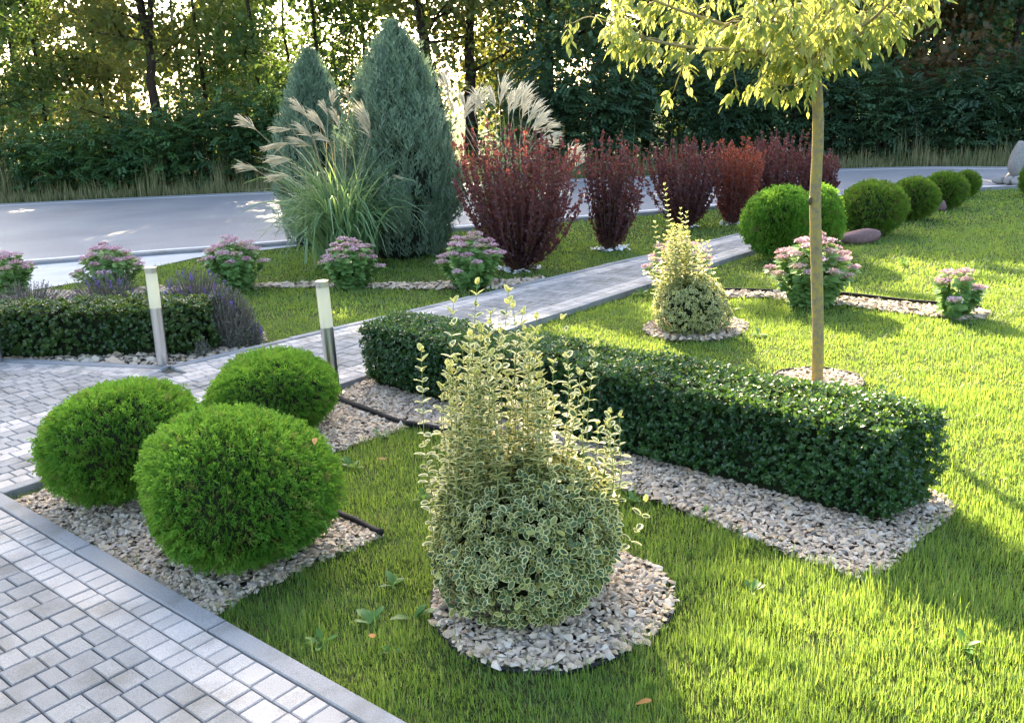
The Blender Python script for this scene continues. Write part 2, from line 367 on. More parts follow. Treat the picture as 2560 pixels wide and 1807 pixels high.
def seg_dist(x, y, poly, closed=True):
    p = np.asarray(poly); d = np.full(np.shape(x), 1e9)
    for i in range(len(p) if closed else len(p) - 1):
        a = p[i]; b = p[(i + 1) % len(p)]; ab = b - a; L = ab @ ab + 1e-12
        t = np.clip(((x - a[0]) * ab[0] + (y - a[1]) * ab[1]) / L, 0, 1); d = np.minimum(d, np.hypot(x - a[0] - t * ab[0], y - a[1] - t * ab[1]))
    return d

# ================================================================== THE SETTING
ZG = -0.035
g = Geo(); n = 81; xs = np.linspace(-1, 1, n); xs = np.sign(xs) * np.abs(xs) ** 2.2 * 300
X, Y = np.meshgrid(xs, xs + 10); Z = np.full_like(X, ZG)
idx = np.arange(n * n).reshape(n, n)
g.add(np.stack([X, Y, Z], -1).reshape(-1, 3), np.stack([idx[:-1, :-1], idx[:-1, 1:], idx[1:, 1:], idx[1:, :-1]], -1).reshape(-1), [4] * ((n - 1) ** 2))
link('ground', g.mesh('ground', M['ground']), kind='structure')

# road (near and far edge read off the photograph, carried on outside the frame)
near_px = [(80, 587), (600, 547), (1890, 440), (2230, 420)]; far_px = [(0, 455), (590, 428), (1890, 376), (2290, 371)]
RN = [(-60, -4.0), (-22, 7.3)] + path2(near_px) + [(14, 17.0), (30, 16.0), (60, 10)]
RF = [(-60, 19.0), (-22, 21.8)] + path2(far_px) + [(16, 20.9), (30, 20.4), (60, 15)]
RN = smooth_open(RN, 8); RF = smooth_open(RF, 8)
sheet('road', list(RN) + list(RF[::-1]), -0.020, M['road'], kind='structure')
def ribbon(name, line, off0, off1, z, mat, **kw):
    l = np.array(line); t = unit(np.gradient(l, axis=0)); nn = np.stack([-t[:, 1], t[:, 0]], 1)
    a = l + nn * off0; b = l + nn * off1; g = Geo(); k = len(l)
    v = np.concatenate([np.c_[a, np.full(k, z)], np.c_[b, np.full(k, z)]]); i = np.arange(k - 1)
    g.add(v, np.stack([i, i + 1, k + i + 1, k + i], -1).reshape(-1), [4] * (k - 1)); return link(name, g.mesh(name, mat), **kw)
ribbon('road_edge_line', RF, -0.75, -0.62, -0.015, M['paint'], kind='structure')
ribbon('road_edge_line', RN, 0.30, 0.42, -0.015, M['paint'], kind='structure')
# low road kerb towards the garden
g = Geo(); 
for zz0, w0, w1 in ((0.02, -.16, -.02),):
    t = unit(np.gradient(RN, axis=0)); nn = np.stack([-t[:, 1], t[:, 0]], 1); k = len(RN)
    rings = [np.c_[RN + nn * w0, np.full(k, -.04)], np.c_[RN + nn * w0, np.full(k, zz0)], np.c_[RN + nn * w1, np.full(k, zz0)], np.c_[RN + nn * w1, np.full(k, -.04)]]
    v = np.concatenate(rings); i = np.arange(k - 1)
    for a in range(3): g.add(v[a * k:(a + 2) * k], np.stack([i, i + 1, k + i + 1, k + i], -1).reshape(-1), [4] * (k - 1), {'rnd': .3})
link('road_kerb', g.mesh('road_kerb', M['kerb']), kind='structure')
pave_poly = path2([(-420, 700), (-300, 640)]) + [tuple(p) for p in RN[(RN[:, 0] > -11) & (RN[:, 0] < -2.2)] + np.array([0.03, -.165])] + path2([(600, 556), (440, 574), (330, 598), (180, 628), (60, 648), (-120, 690)])
sheet('pavement', pave_poly, -0.022, M['pave_far'], kind='structure')

# ---- paving: K runs along the front kerb, J along the path
EJ = np.array([.6474, .7621]); EK = np.array([.7621, -.6474])      # along the path / towards the camera
O2 = G(8 / K_, 1240 / K_)[:2]
def ST(p): d = np.asarray(p) - O2; return d @ EJ, d @ EK            # s (path), t (kerb)
def XY(s, t): return O2 + np.multiply.outer(np.asarray(s), EJ) + np.multiply.outer(np.asarray(t), EK)
UP = np.array([ST(G(x, y)[:2]) for x, y in ((380, 824), (600, 761), (1000, 681), (1250, 625), (1450, 575), (1660, 521))])
up_fit = np.polyfit(UP[:, 0], UP[:, 1], 1)
def t_up(s): return np.polyval(up_fit, s)                           # far edge of the path (t is negative there)
sB, tB = ST(G(380, 824)[:2]); sL, tL = ST(G(0, 808)[:2])
def t_far(s):                                                       # far edge of the paving, left forecourt included
    s = np.asarray(s, float); return np.where(s > sB, t_up(s), tB + (s - sB) * (tL - tB) / (sL - sB))
S_END = 13.6

PAV_MESH = {}
def box_mesh(L, W, mat, H=.06, b=.004):
    key = (round(L, 3), round(W, 3), mat)
    if key not in PAV_MESH:
        g = Geo(); g.add(*paver_geo(L, W, H, b)); PAV_MESH[key] = g.mesh('paver', M[mat])
    return PAV_MESH[key]
def paver_geo(L, W, H=.06, b=.004):
    x, y = L / 2, W / 2
    v = [(-x, -y, -H), (x, -y, -H), (x, y, -H), (-x, y, -H), (-x, -y, -b), (x, -y, -b), (x, y, -b), (-x, y, -b), (-x + b, -y + b, 0), (x - b, -y + b, 0), (x - b, y - b, 0), (-x + b, y - b, 0)]
    f = [(8, 9, 10, 11)] + [(4 + i, 4 + (i + 1) % 4, 8 + (i + 1) % 4, 8 + i) for i in range(4)] + [(i, (i + 1) % 4, 4 + (i + 1) % 4, 4 + i) for i in range(4)]
    return np.array(v), np.concatenate([np.array(q) for q in f]), [4] * 9
pavers = {'path': [], 'court': []}
JNT = .0052
def add_paver(where, s, t, ls, lt, mat, name='paver'):
    pavers[where].append((s, t, ls, lt, mat, name))
LENS = [.07, .085, .10, .12]
def fill(a, b):
    out = []; x = a
    while x < b - .03:
        l = random.choice(LENS)
        if b - x - l < .045: l = b - x
        if l > .15: l = l / 2
        out.append((x, l)); x += l
    return out
def vis(s, t, mg=1100):
    x, y, w = proj(np.r_[XY(s, t), 0.]); return w[0] > .3 and -mg < x[0] < 2296 + mg and -100 < y[0] < 1621 + 420
# front forecourt (s < 0, t > 0): kerb stones, two pale rows, grey rows square to the kerb
t = -.08
while t < 6:
    if vis(-.04, t + .5): add_paver('court', -.04, t + .5, .08, 1.0, 'kerb', 'kerbstone')
    t += 1.0
for a in (-.18, -.28):
    for (x, l) in fill(.0, 5.5):
        if vis(a + .05, x + l / 2): add_paver('court', a + .05, x + l / 2, .10, l, 'paver_light')
t = 0.0
while t < 5.5:
    w = random.choice([.108, .112, .117])
    for (x, l) in fill(.28 + 0.0, 5.4):
        if vis(-x - l / 2, t + w / 2): add_paver('court', -x - l / 2, t + w / 2, l, w, 'paver_grey')
    t += w
# left forecourt (t < 0, s < sQ): rows along the path with pale bands
sQ = 1.9
s = -4.0
def tlim(s): return float(t_far(s)) + .28
for k in range(0, 40):
    t0 = -.08 - .10 * (k + 1)
    light = k in (0, 1, 4, 5, 9, 10)
    for (x, l) in fill(-6.4, sQ):
        sm = x + l / 2
        if t0 + .05 > tlim(sm) - .0 + .05 and vis(sm, t0 + .05): add_paver('path', sm, t0 + .05, l, .10, 'paver_light' if light else 'paver_grey')
# along the near side: kerb from the corner on, two pale rows
s = .0
while s < S_END:
    if vis(s + .5, -.04): add_paver('path', s + .5, -.04, 1.0, .08, 'kerb', 'kerbstone')
    s += 1.0
for k in (0, 1):
    for (x, l) in fill(sQ, S_END):
        if vis(x + l / 2, -.13 - .1 * k): add_paver('path', x + l / 2, -.13 - .1 * k, l, .10, 'paver_light')
# path proper: rows across
s = sQ
while s < S_END:
    w = random.choice([.108, .112, .117])
    lim = -tlim(s + w / 2)
    for (x, l) in fill(.28, lim):
        if vis(s + w / 2, -x - l / 2): add_paver('path', s + w / 2, -x - l / 2, w, l, 'paver_grey')
    s += w
def build_edge(p0, p1, where):                                        # kerb and two pale rows along a far edge
    p0 = np.array(p0); p1 = np.array(p1); d = p1 - p0; L = np.hypot(*d); e = d / L; nrm = np.array([-e[1], e[0]])
    if nrm @ np.array([0, 1.]) > 0 and True: nrm = nrm if (nrm[1] > 0) else -nrm   # in (s,t): towards +t = into the paving
    for off, w, mat, nm in ((.04, .08, 'kerb', 'kerbstone'), (.13, .10, 'paver_light', 'paver'), (.23, .10, 'paver_light', 'paver')):
        if nm == 'kerbstone': segs = [(a, min(1.0, L - a)) for a in np.arange(0, L, 1.0)]
        else: segs = fill(0, L)
        for a, l in segs:
            c = p0 + e * (a + l / 2) + nrm * off
            if vis(*c): pavers[where].append((c[0], c[1], l, w, mat, nm, math.atan2(e[1], e[0])))
build_edge((sB, tB), (S_END, float(t_up(S_END))), 'path'); build_edge((-6.6, float(t_far(-6.6))), (sB, tB), 'path')
AJ = math.atan2(EJ[1], EJ[0])
def make_paving(root, lst, tilt=.004):
    info = []
    for q in lst:
        c = np.r_[XY(q[0], q[1]), 0.012]; x, y, w = proj(c); info.append((q[2] * q[3] / w[0] ** 2 * (1 if (-20 < x[0] < 2316 and y[0] < 1640) else .05), q, c))
    info.sort(key=lambda z: -z[0]); rest = Geo()
    for k, (_, q, c) in enumerate(info):
        sx, sy, mat, nm = q[2] - JNT, q[3] - JNT, q[4], q[5]; rot = q[6] if len(q) > 6 else 0.0
        # in the s,t frame t points clockwise from s, so a rotation by +rot in (s,t) is -rot in (x,y)
        ang = AJ - rot + random.gauss(0, .006); zt = (0.018 if nm == 'kerbstone' else 0.012) + random.uniform(-.0022, .0022)
        if k < 298:
            o = bpy.data.objects.new(nm, box_mesh(sx, sy, mat, .11 if nm == 'kerbstone' else .06)); COL.objects.link(o); o.parent = root
            o.location = (c[0], c[1], zt); o.rotation_euler = (random.gauss(0, tilt), random.gauss(0, tilt), ang)
        else:
            v, l, tt = paver_geo(sx, sy, .11 if nm == 'kerbstone' else .06); R = np.array([[cos(ang), -sin(ang)], [sin(ang), cos(ang)]])
            v2 = v.copy(); v2[:, :2] = v[:, :2] @ R.T + c[:2]; v2[:, 2] += zt
            rest.add(v2, l, tt, {'rnd': random.random()}, {'paver_grey': 0, 'paver_light': 1, 'kerb': 2}[mat])
    if rest.c: link('far_pavers', rest.mesh('far_pavers', [M['paver_grey'], M['paver_light'], M['kerb']]), root, kind='stuff')
    print('pavers', root.name, len(info))
ss = np.linspace(-6.6, S_END, 44)
court = sheet('forecourt', [XY(a, b) for a, b in ((-.005, -.2), (-.005, 5.6), (-5.7, 5.6), (-5.7, -.2))], -0.010, M['joint'], kind='structure')
pathb = sheet('garden_path', [XY(a, -.005) for a in (-6.6, S_END)] + [XY(a, float(t_far(a)) + .005) for a in ss[::-1]], -0.006, M['joint'], kind='structure')
make_paving(court, pavers['court']); make_paving(pathb, pavers['path'])
path_poly = [XY(a, 0) for a in (-6.6, S_END)] + [XY(a, float(t_far(a))) for a in ss[::-1]]
court_poly = [XY(a, b) for a, b in ((0, -.2), (0, 7), (-6, 7), (-6, -.2))]

# ---- gravel beds
def px_poly(pts, n=4): return smooth_closed([G(x, y)[:2] for x, y in pts], n)
BED_A = np.array(path2([(20, 1118), (40, 1128), (250, 1255), (470, 1376), (540, 1330), (650, 1275), (760, 1232), (855, 1192), (800, 1165), (745, 1140), (720, 1070), (742, 1008), (800, 990), (860, 968), (920, 950),
        (1040, 968), (1180, 990), (1300, 1005), (1390, 1085), (1500, 1122), (1700, 1203), (1850, 1262), (1935, 1287), (2005, 1262), (2065, 1198), (2150, 1132), (2118, 1104)]) + [(1.60, 4.05), (-.55, 6.35), (-.77, 6.20)] + path2([(775, 868)]))
sq, _ = ST(BED_A[0])
CIRC_C = np.array([.105, 2.975]); CIRC_R = .45
CIRC = np.array([CIRC_C + CIRC_R * np.array([cos(a), sin(a)]) * (1 + .03 * sin(3 * a + 1)) for a in np.linspace(0, 2 * pi, 40, endpoint=False)])
TREE_C = G(1833, 848)[:2]
TBED = np.array([TREE_C + .275 * np.array([cos(a), sin(a)]) for a in np.linspace(0, 2 * pi, 28, endpoint=False)])
E2C = G(1560, 728)[:2]
E2BED = np.array([E2C + .42 * np.array([cos(a), sin(a)]) * (1 + .05 * sin(2 * a)) for a in np.linspace(0, 2 * pi, 30, endpoint=False)])
STRIP_L = px_poly([(-60, 658), (250, 645), (600, 632), (900, 632), (1100, 626), (1215, 619), (1212, 630), (1160, 640), (900, 643), (600, 640), (250, 660), (-60, 672)], 3)
STRIP_R = px_poly([(1590, 650), (1720, 652), (1900, 662), (2080, 680), (2200, 690), (2216, 703), (2180, 711), (2050, 700), (1880, 677), (1700, 662), (1590, 664)], 3)
LBED = np.array(path2([(-230, 806), (0, 805), (200, 812), (384, 824), (600, 760), (592, 742), (560, 728), (500, 690), (440, 672), (200, 664), (-100, 668), (-230, 690)]))
RINGS = [(G(1168, 598)[:2], .27), (G(1367, 553)[:2], .25), (G(1540, 505)[:2], .2), (G(1640, 497)[:2], .2)]
_a, _b = G(818, 858)[:2], G(1988, 1180)[:2]; _d = unit(_b - _a); _n = np.array([-_d[1], _d[0]]); _n = _n if _n[1] > 0 else -_n
HEDGE_CORE = [_a + _d * .12 + _n * .12, _b - _d * .12 + _n * .12, _b - _d * .12 + _n * .9, _a + _d * .12 + _n * .9]
def gravel(name, label, poly, dens, size, mat='stone', zt=0.0, ext=0.0, cat='gravel'):
    p = np.asarray(poly); lo, hi = p.min(0), p.max(0); area = (hi[0] - lo[0]) * (hi[1] - lo[1]); N = int(area * dens)
    x = rng.uniform(lo[0], hi[0], N); y = rng.uniform(lo[1], hi[1], N); k = inpoly(x, y, p)
    sk, tk = (np.stack([x, y], 1) - O2) @ EJ, (np.stack([x, y], 1) - O2) @ EK
    k &= ~((sk < .008) & (tk > -.3)) & ~((tk < .008) & (tk > t_far(sk) - .0))
    if len(p) > 60 or name == 'gravel': k &= ~inpoly(x, y, HEDGE_CORE)
    x, y = x[k], y[k]; N = len(x); g = Geo(); ty = rng.integers(0, len(T_ST), N); sz = size * np.exp(rng.normal(0, .34, N))
    lay = rng.integers(0, 3, N); z = ZG + .010 + lay * .0075 + rng.uniform(0, .004, N) + zt
    for q in range(len(T_ST)):
        s = ty == q; n_ = int(s.sum())
        f = unit(np.c_[rng.normal(0, 1, (n_, 2)), rng.normal(0, .25, n_)]); nr = unit(np.c_[rng.normal(0, .35, (n_, 2)), np.ones(n_)])
        sc = np.stack([sz[s] * rng.uniform(.65, 1.0, n_), sz[s] * rng.uniform(.95, 1.35, n_), sz[s] * rng.uniform(.45, .75, n_)], 1)
        g.inst(T_ST[q], np.c_[x[s], y[s], z[s]], f, nr, sc, {'rnd': rng.uniform(0, 1, n_)})
    link(name, g.mesh(name, M[mat]), kind='stuff', label=label, category=cat)
    print(name, N)
sheet('bed_soil', BED_A, ZG + .004, M['soil'], kind='structure')
for pl in (CIRC, TBED, E2BED, LBED): sheet('bed_soil', pl, ZG + .005, M['soil'], kind='structure')
for pl in (STRIP_L, STRIP_R): sheet('bed_soil', pl, ZG + .006, M['soil'], kind='structure')
gravel('gravel', 'beige gravel around the three clipped globes and along the long box hedge', BED_A, 8600, .0128)
gravel('gravel', 'round bed of beige gravel under the nearest cream-edged shrub', CIRC, 8600, .0128)
gravel('gravel', 'small ring of gravel at the foot of the young tree', TBED, 7000, .0128)
gravel('gravel', 'gravel patch under the farther cream-edged shrub', E2BED, 4000, .016)
gravel('gravel', 'narrow gravel strip along the pink flower row left of the path', STRIP_L, 1200, .027)
gravel('gravel', 'narrow gravel strip along the pink flowers right of the path', STRIP_R, 2000, .024)
gravel('gravel', 'gravel under the left box hedge beside the paving', LBED, 1000, .026)
for i, (c, r) in enumerate(RINGS):
    ringp = np.array([c + r * np.array([cos(a), sin(a)]) for a in np.linspace(0, 2 * pi, 20, endpoint=False)])
    gravel('white_stones', ['white stones around the foot of the largest barberry', 'white stones around the foot of the second barberry from the left', 'white stones under the middle barberry', 'white stones under the orange-red barberry'][i], ringp, 260 if i < 2 else 90, .030, 'white_stone', -.004)

# ---- black lawn edging
def edging(pts, label, r=.014, z=-.004, closed=False):
    l = smooth_closed(pts, 4) if closed else smooth_open(pts, 6)
    if closed: l = np.vstack([l, l[:1]])
    g = Geo(); k = len(l); g.tube(np.c_[l, z + .004 * np.sin(np.arange(k) * .7)], r, 8)
    t = unit(np.gradient(l, axis=0)); nn = np.stack([-t[:, 1], t[:, 0]], 1) * .002
    v = np.concatenate([np.c_[l + nn, np.full(k, z)], np.c_[l + nn, np.full(k, -.09)], np.c_[l - nn, np.full(k, z)], np.c_[l - nn, np.full(k, -.09)]]); i = np.arange(k - 1)
    for a in (0, 2): g.add(v[a * k:(a + 2) * k], np.stack([i, i + 1, k + i + 1, k + i], -1).reshape(-1), [4] * (k - 1))
    link('lawn_edging', g.mesh('lawn_edging', M['black'], True), label=label, category='lawn edging', group='black plastic lawn edging')
edging(path2([(735, 880), (767, 896), (840, 926), (917, 950), (1010, 966), (1120, 980)]), 'black edging pipe crossing the gravel from the rear clipped globe', .017, .004)
edging(path2([(700, 1118), (755, 1146), (805, 1170), (856, 1193)]), 'short black edging ending in the grass beside the nearest clipped globe', .014, .0)
edging(CIRC[::2], 'black edging ring around the nearest cream-edged shrub', .009, -.024, True)
edging(TBED[::2], 'black edging ring around the young tree', .010, -.010, True)
edging(np.array(path2([(1590, 650), (1720, 651), (1900, 660), (2080, 678), (2200, 689)])), 'dark edging behind the gravel strip right of the path', .012, .004)

# ================================================================== PLANTS
def blob_dirs(n, up=.0):
    i = np.arange(n) + .5; ph = np.arccos(1 - 2 * i / n); th = pi * (1 + 5 ** .5) * i
    d = np.stack([np.cos(th) * np.sin(ph), np.sin(th) * np.sin(ph), np.cos(ph)], 1); return unit(d + rng.normal(0, .05, d.shape))
def lumps(d, seed, amp=.06, k=9):
    r = np.random.default_rng(seed); c = unit(r.normal(0, 1, (k, 3))); a = r.uniform(-1, 1, k); return 1 + amp * (np.exp(-((d[:, None] - c[None]) ** 2).sum(-1) / .25) * a).sum(1)
def ellipsoid_core(g, c, r, seed, k=.86, zmin=ZG, amp=.06, nk=9, barrel=0.0):  # solid filler behind the leaves, added for opacity
    v = []; f = []; n, m_ = 14, 20
    for i in range(n + 1):
        for j in range(m_):
            a = pi * i / n; b = 2 * pi * j / m_; v.append((sin(a) * cos(b), sin(a) * sin(b), cos(a)))
    v = np.array(v); h_ = 1 + barrel * np.exp(-((v[:, 2] + .5) / .4) ** 2); v = v * lumps(v, seed, amp, nk)[:, None] * np.c_[h_, h_, np.ones(len(v))] * np.array(r) * k + c; v[:, 2] = np.maximum(v[:, 2], zmin)
    for i in range(n):
        for j in range(m_): f.append((i * m_ + j, (i + 1) * m_ + j, (i + 1) * m_ + (j + 1) % m_, i * m_ + (j + 1) % m_))
    g.add(v, np.array(f).ravel(), [4] * len(f))
def thuja(px, py, hw, hh, label, seed, N=5200, size=.058, mat='thuja', group=None, amp=.11, zc=None):
    """globe whose outline fills hw x hh pixels round (px, py); it rests on the ground"""
    p = G(px, py, .3)
    for _ in range(6):                                   # centre height follows from the size
        R_ = SZ(hw, p); dep = math.asin((CAMH - p[2]) / np.linalg.norm(p - CAM)); b = SZ(hh, p)
        rz = sqrt(max((b * b - (R_ * sin(dep)) ** 2), (.55 * R_ * cos(dep)) ** 2)) / cos(dep); zc_ = rz * .93 + ZG if zc is None else zc; p = G(px, py, zc_)
    c = p; r = np.array([R_, R_, rz]) - size * .75
    root = thing('clipped_thuja', label, 'shrub', (c[0], c[1], ZG), group)
    d = blob_dirs(N); d = d[c[2] + d[:, 2] * r[2] > ZG + .02]; N = len(d)
    rad = lumps(d, seed, amp, 22)[:, None]
    dep_ = np.where(rng.uniform(0, 1, N) < .3, rng.uniform(.86, .97, N), rng.uniform(.97, 1.0, N))
    dep_ = dep_ + np.where(rng.uniform(0, 1, N) < .05, rng.uniform(.01, .07, N), 0); pos = c + d * r * rad * dep_[:, None] - 0.35 * size * d; g = Geo()
    f = unit(d + np.array([0, 0, .32]) + rng.normal(0, .36, d.shape)); nr = unit(np.cross(f, np.array([0, 0, 1.])) + rng.normal(0, .5, d.shape))
    cl = np.clip(.5 + .3 * (np.sin(d[:, 0] * 9 + seed) * np.sin(d[:, 1] * 8 + 2 * seed) * np.sin(d[:, 2] * 9)) + rng.normal(0, .22, N), 0, 1); cl = np.where(rng.uniform(0, 1, N) < (.16 if mat == 'thuja2' else .03), 1.0, cl * .92)
    ty = rng.integers(0, 4, N)
    for q in range(4):
        s = ty == q; g.inst((T_FR if hw > 120 else T_FS)[q], pos[s], f[s], nr[s], size * rng.uniform(.7, 1.3, s.sum()), {'rnd': cl[s]})
    part(g, 'foliage', M[mat], root, kind='stuff')
    g = Geo(); ellipsoid_core(g, c, r, seed, .86, ZG, amp, 22); part(g, 'dark_core', M['thuja_core'], root, True)  # solid core coloured dark as crown shade
    g = Geo(); g.tube([(c[0], c[1], ZG - .05), (c[0], c[1], c[2])], [.03, .02], 8); part(g, 'stem', M['twig'], root)
    return root
GT = 'clipped thuja globes'
thuja(529, 1088, 226, 192, 'nearest bright green clipped thuja globe in the gravel bed', 1, 8000, .052, group=GT)
thuja(277, 985, 184, 156, 'left bright green clipped thuja globe beside the paving', 2, 7000, .052, group=GT)
thuja(613, 878, 154, 112, 'rear bright green clipped thuja globe in front of the middle bollard light', 3, 5600, .051, group=GT)
GM = 'thuja globes in a row on the right lawn'
thuja(1752, 498, 92, 92, 'light green bushy thuja left behind the young tree trunk', 4, 3600, .10, 'thuja', GM, .2)
thuja(1832, 500, 66, 86, 'light green thuja right behind the young tree trunk', 14, 3000, .10, 'thuja', GM, .2)
thuja(1957, 465, 80, 67, 'largest browned thuja globe behind the flat reddish rock', 5, 3300, .080, 'thuja2', GM)
thuja(2050, 446, 59, 51, 'browned thuja globe with brown twigs, second of the lawn row', 6, 2500, .080, 'thuja2', GM)
thuja(2122, 426, 51, 45, 'dark thuja globe, third of the lawn row', 7, 2100, .080, 'thuja2', GM)
thuja(2168, 412, 33, 34, 'smallest thuja globe at the far end of the lawn row', 8, 1500, .080, 'thuja2', GM)
thuja(2318, 402, 34, 40, 'dark conifer cut by the right picture edge beside the boulder', 9, 1200, .080, 'thuja2')

# ---- box hedges
def hedge(name, label, corners, h, dens, size, mat, seed, group='clipped box hedges', rag=.02):
    """corners: four ground corners in order; a clipped, slightly bulging block"""
    c = np.array(corners, float); cen = c.mean(0); root = thing(name, label, 'hedge', (cen[0], cen[1], ZG), group)
    r = np.random.default_rng(seed); P = []; Nn = []
    def wob(p): return .030 * np.sin(p[:, 0] * 5.1 + seed) * np.sin(p[:, 1] * 4.3 + 1) + .018 * np.sin(p[:, 0] * 13 + p[:, 1] * 11 + p[:, 2] * 14 + seed)
    for i in range(4):
        a, b = c[i], c[(i + 1) % 4]; L = np.hypot(*(b - a)); n_ = int(L * h * dens); u = r.uniform(0, 1, n_); z = r.uniform(0.02, h, n_)
        e = (b - a) / L; nn = np.array([e[1], -e[0]]); 
        if nn @ (a - cen) < 0: nn = -nn
        p = np.c_[a + np.outer(u, b - a), z]; bulge = .03 * np.sin(pi * np.clip(z / h, 0, 1) ** .7) - .05 * (z < .05) - .02
        w = bulge + wob(p); p[:, :2] += np.outer(w, nn); P.append(p); Nn.append(np.tile(np.r_[nn, .25], (n_, 1)))
    L1 = np.hypot(*(c[1] - c[0])); L2 = np.hypot(*(c[2] - c[1])); n_ = int(L1 * L2 * dens * 1.15); u = r.uniform(-.01, 1.01, n_); v = r.uniform(-.01, 1.01, n_)
    p = np.c_[(c[0] * np.outer((1 - u) * (1 - v), [1, 1]) + c[1] * np.outer(u * (1 - v), [1, 1]) + c[2] * np.outer(u * v, [1, 1]) + c[3] * np.outer((1 - u) * v, [1, 1])), np.full(n_, h)]
    ed = np.minimum(np.minimum(u * L1, (1 - u) * L1), np.minimum(v * L2, (1 - v) * L2)); p[:, 2] += wob(p) * .7 - .045 * np.exp(-np.clip(ed, 0, 9) / .03) + np.where(r.uniform(0, 1, n_) < .06, r.uniform(0, .045, n_), 0)
    P.append(p); Nn.append(np.tile([0, 0, 1.], (n_, 1)))
    P = np.concatenate(P); Nn = np.concatenate(Nn); N = len(P); P += Nn * r.uniform(-.035, .012, (N, 1)) + r.normal(0, .004, (N, 3)); P[:, 2] = np.maximum(P[:, 2] + ZG + .02, ZG + .01)
    # small shoots: each gives a pair or two of glossy leaves
    ax = unit(Nn * .8 + np.array([0, 0, .55]) + r.normal(0, .55, (N, 3))); side = unit(np.cross(ax, r.normal(0, 1, (N, 3)))); g = Geo()
    rn = np.clip(.45 + .25 * np.sin(P[:, 0] * 6 + 1) * np.sin(P[:, 1] * 7 + P[:, 2] * 9) + r.normal(0, .22, N), 0, 1)
    for k, (q, sg, bk) in enumerate(((side, 1, .0), (side, -1, .0), (np.cross(ax, side), 1, .35), (np.cross(ax, side), -1, .35))):
        g.inst(T_OVAL if mat == 'box' else T_DIA, P + ax * size * bk, unit(q * sg + ax * .75), unit(ax - q * sg * .5), size * r.uniform(.75, 1.2, N), {'rnd': rn})
    part(g, 'foliage', M[mat], root, kind='stuff')
    g = Geo(); ins = .055
    q1 = unit(c[1] - c[0]); q2 = unit(c[3] - c[0]); cc = np.array([c[0] + q1 * ins + q2 * ins, c[1] - q1 * ins + q2 * ins, c[2] - q1 * ins - q2 * ins, c[3] + q1 * ins - q2 * ins])
    # solid dark core for twigs and inner shade, set back from the leaves
    nx, ny, nz = 24, 6, 6; vs = []; 
    def pt(u, v, w): return np.r_[cc[0] * (1 - u) * (1 - v) + cc[1] * u * (1 - v) + cc[2] * u * v + cc[3] * (1 - u) * v, ZG + w * (h - .035)]
    for (a, b, fn) in ((nx, nz, lambda u, w: pt(u, 0, w)), (nx, nz, lambda u, w: pt(u, 1, w)), (ny, nz, lambda v, w: pt(0, v, w)), (ny, nz, lambda v, w: pt(1, v, w)), (nx, ny, lambda u, v: pt(u, v, 1))):
        vv = np.array([fn(i / a, j / b) for i in range(a + 1) for j in range(b + 1)]); idx = np.arange((a + 1) * (b + 1)).reshape(a + 1, b + 1)
        g.add(vv, np.stack([idx[:-1, :-1], idx[1:, :-1], idx[1:, 1:], idx[:-1, 1:]], -1).reshape(-1), [4] * (a * b))
    part(g, 'dark_core', M['box_core'], root)
    g = Geo()
    for k in range(int(L1 * 9)):
        u, v = r.uniform(.03, .97), r.uniform(.1, .9); b = pt(u, v, 0); g.tube([b, b + np.array([r.normal(0, .05), r.normal(0, .05), .12]), b + np.array([r.normal(0, .09), r.normal(0, .09), h * .8])], [.009, .007, .003], 5)
    part(g, 'stems', M['twig'], root, kind='stuff')
    return root
FL, NR = G(818, 858)[:2], G(1988, 1180)[:2]; hd = unit(NR - FL); hn = np.array([-hd[1], hd[0]]); hn = hn if hn[1] > 0 else -hn
HW = .43
HEDGE_R = [FL, NR, NR + hn * HW + hd * .05, FL + hn * HW - hd * .05]
hedge('box_hedge', 'long dark green clipped box hedge running towards the lawn at right', HEDGE_R, .43, 3000, .021, 'box', 3)
HEDGE_L = [G(-330, 812)[:2], G(462, 791)[:2], G(462, 791)[:2] + np.array([.10, .46]), G(-330, 812)[:2] + np.array([.1, .46])]
hedge('box_hedge', 'low olive green box hedge behind the left bollard lights', HEDGE_L, .385, 1500, .027, 'box2', 5)

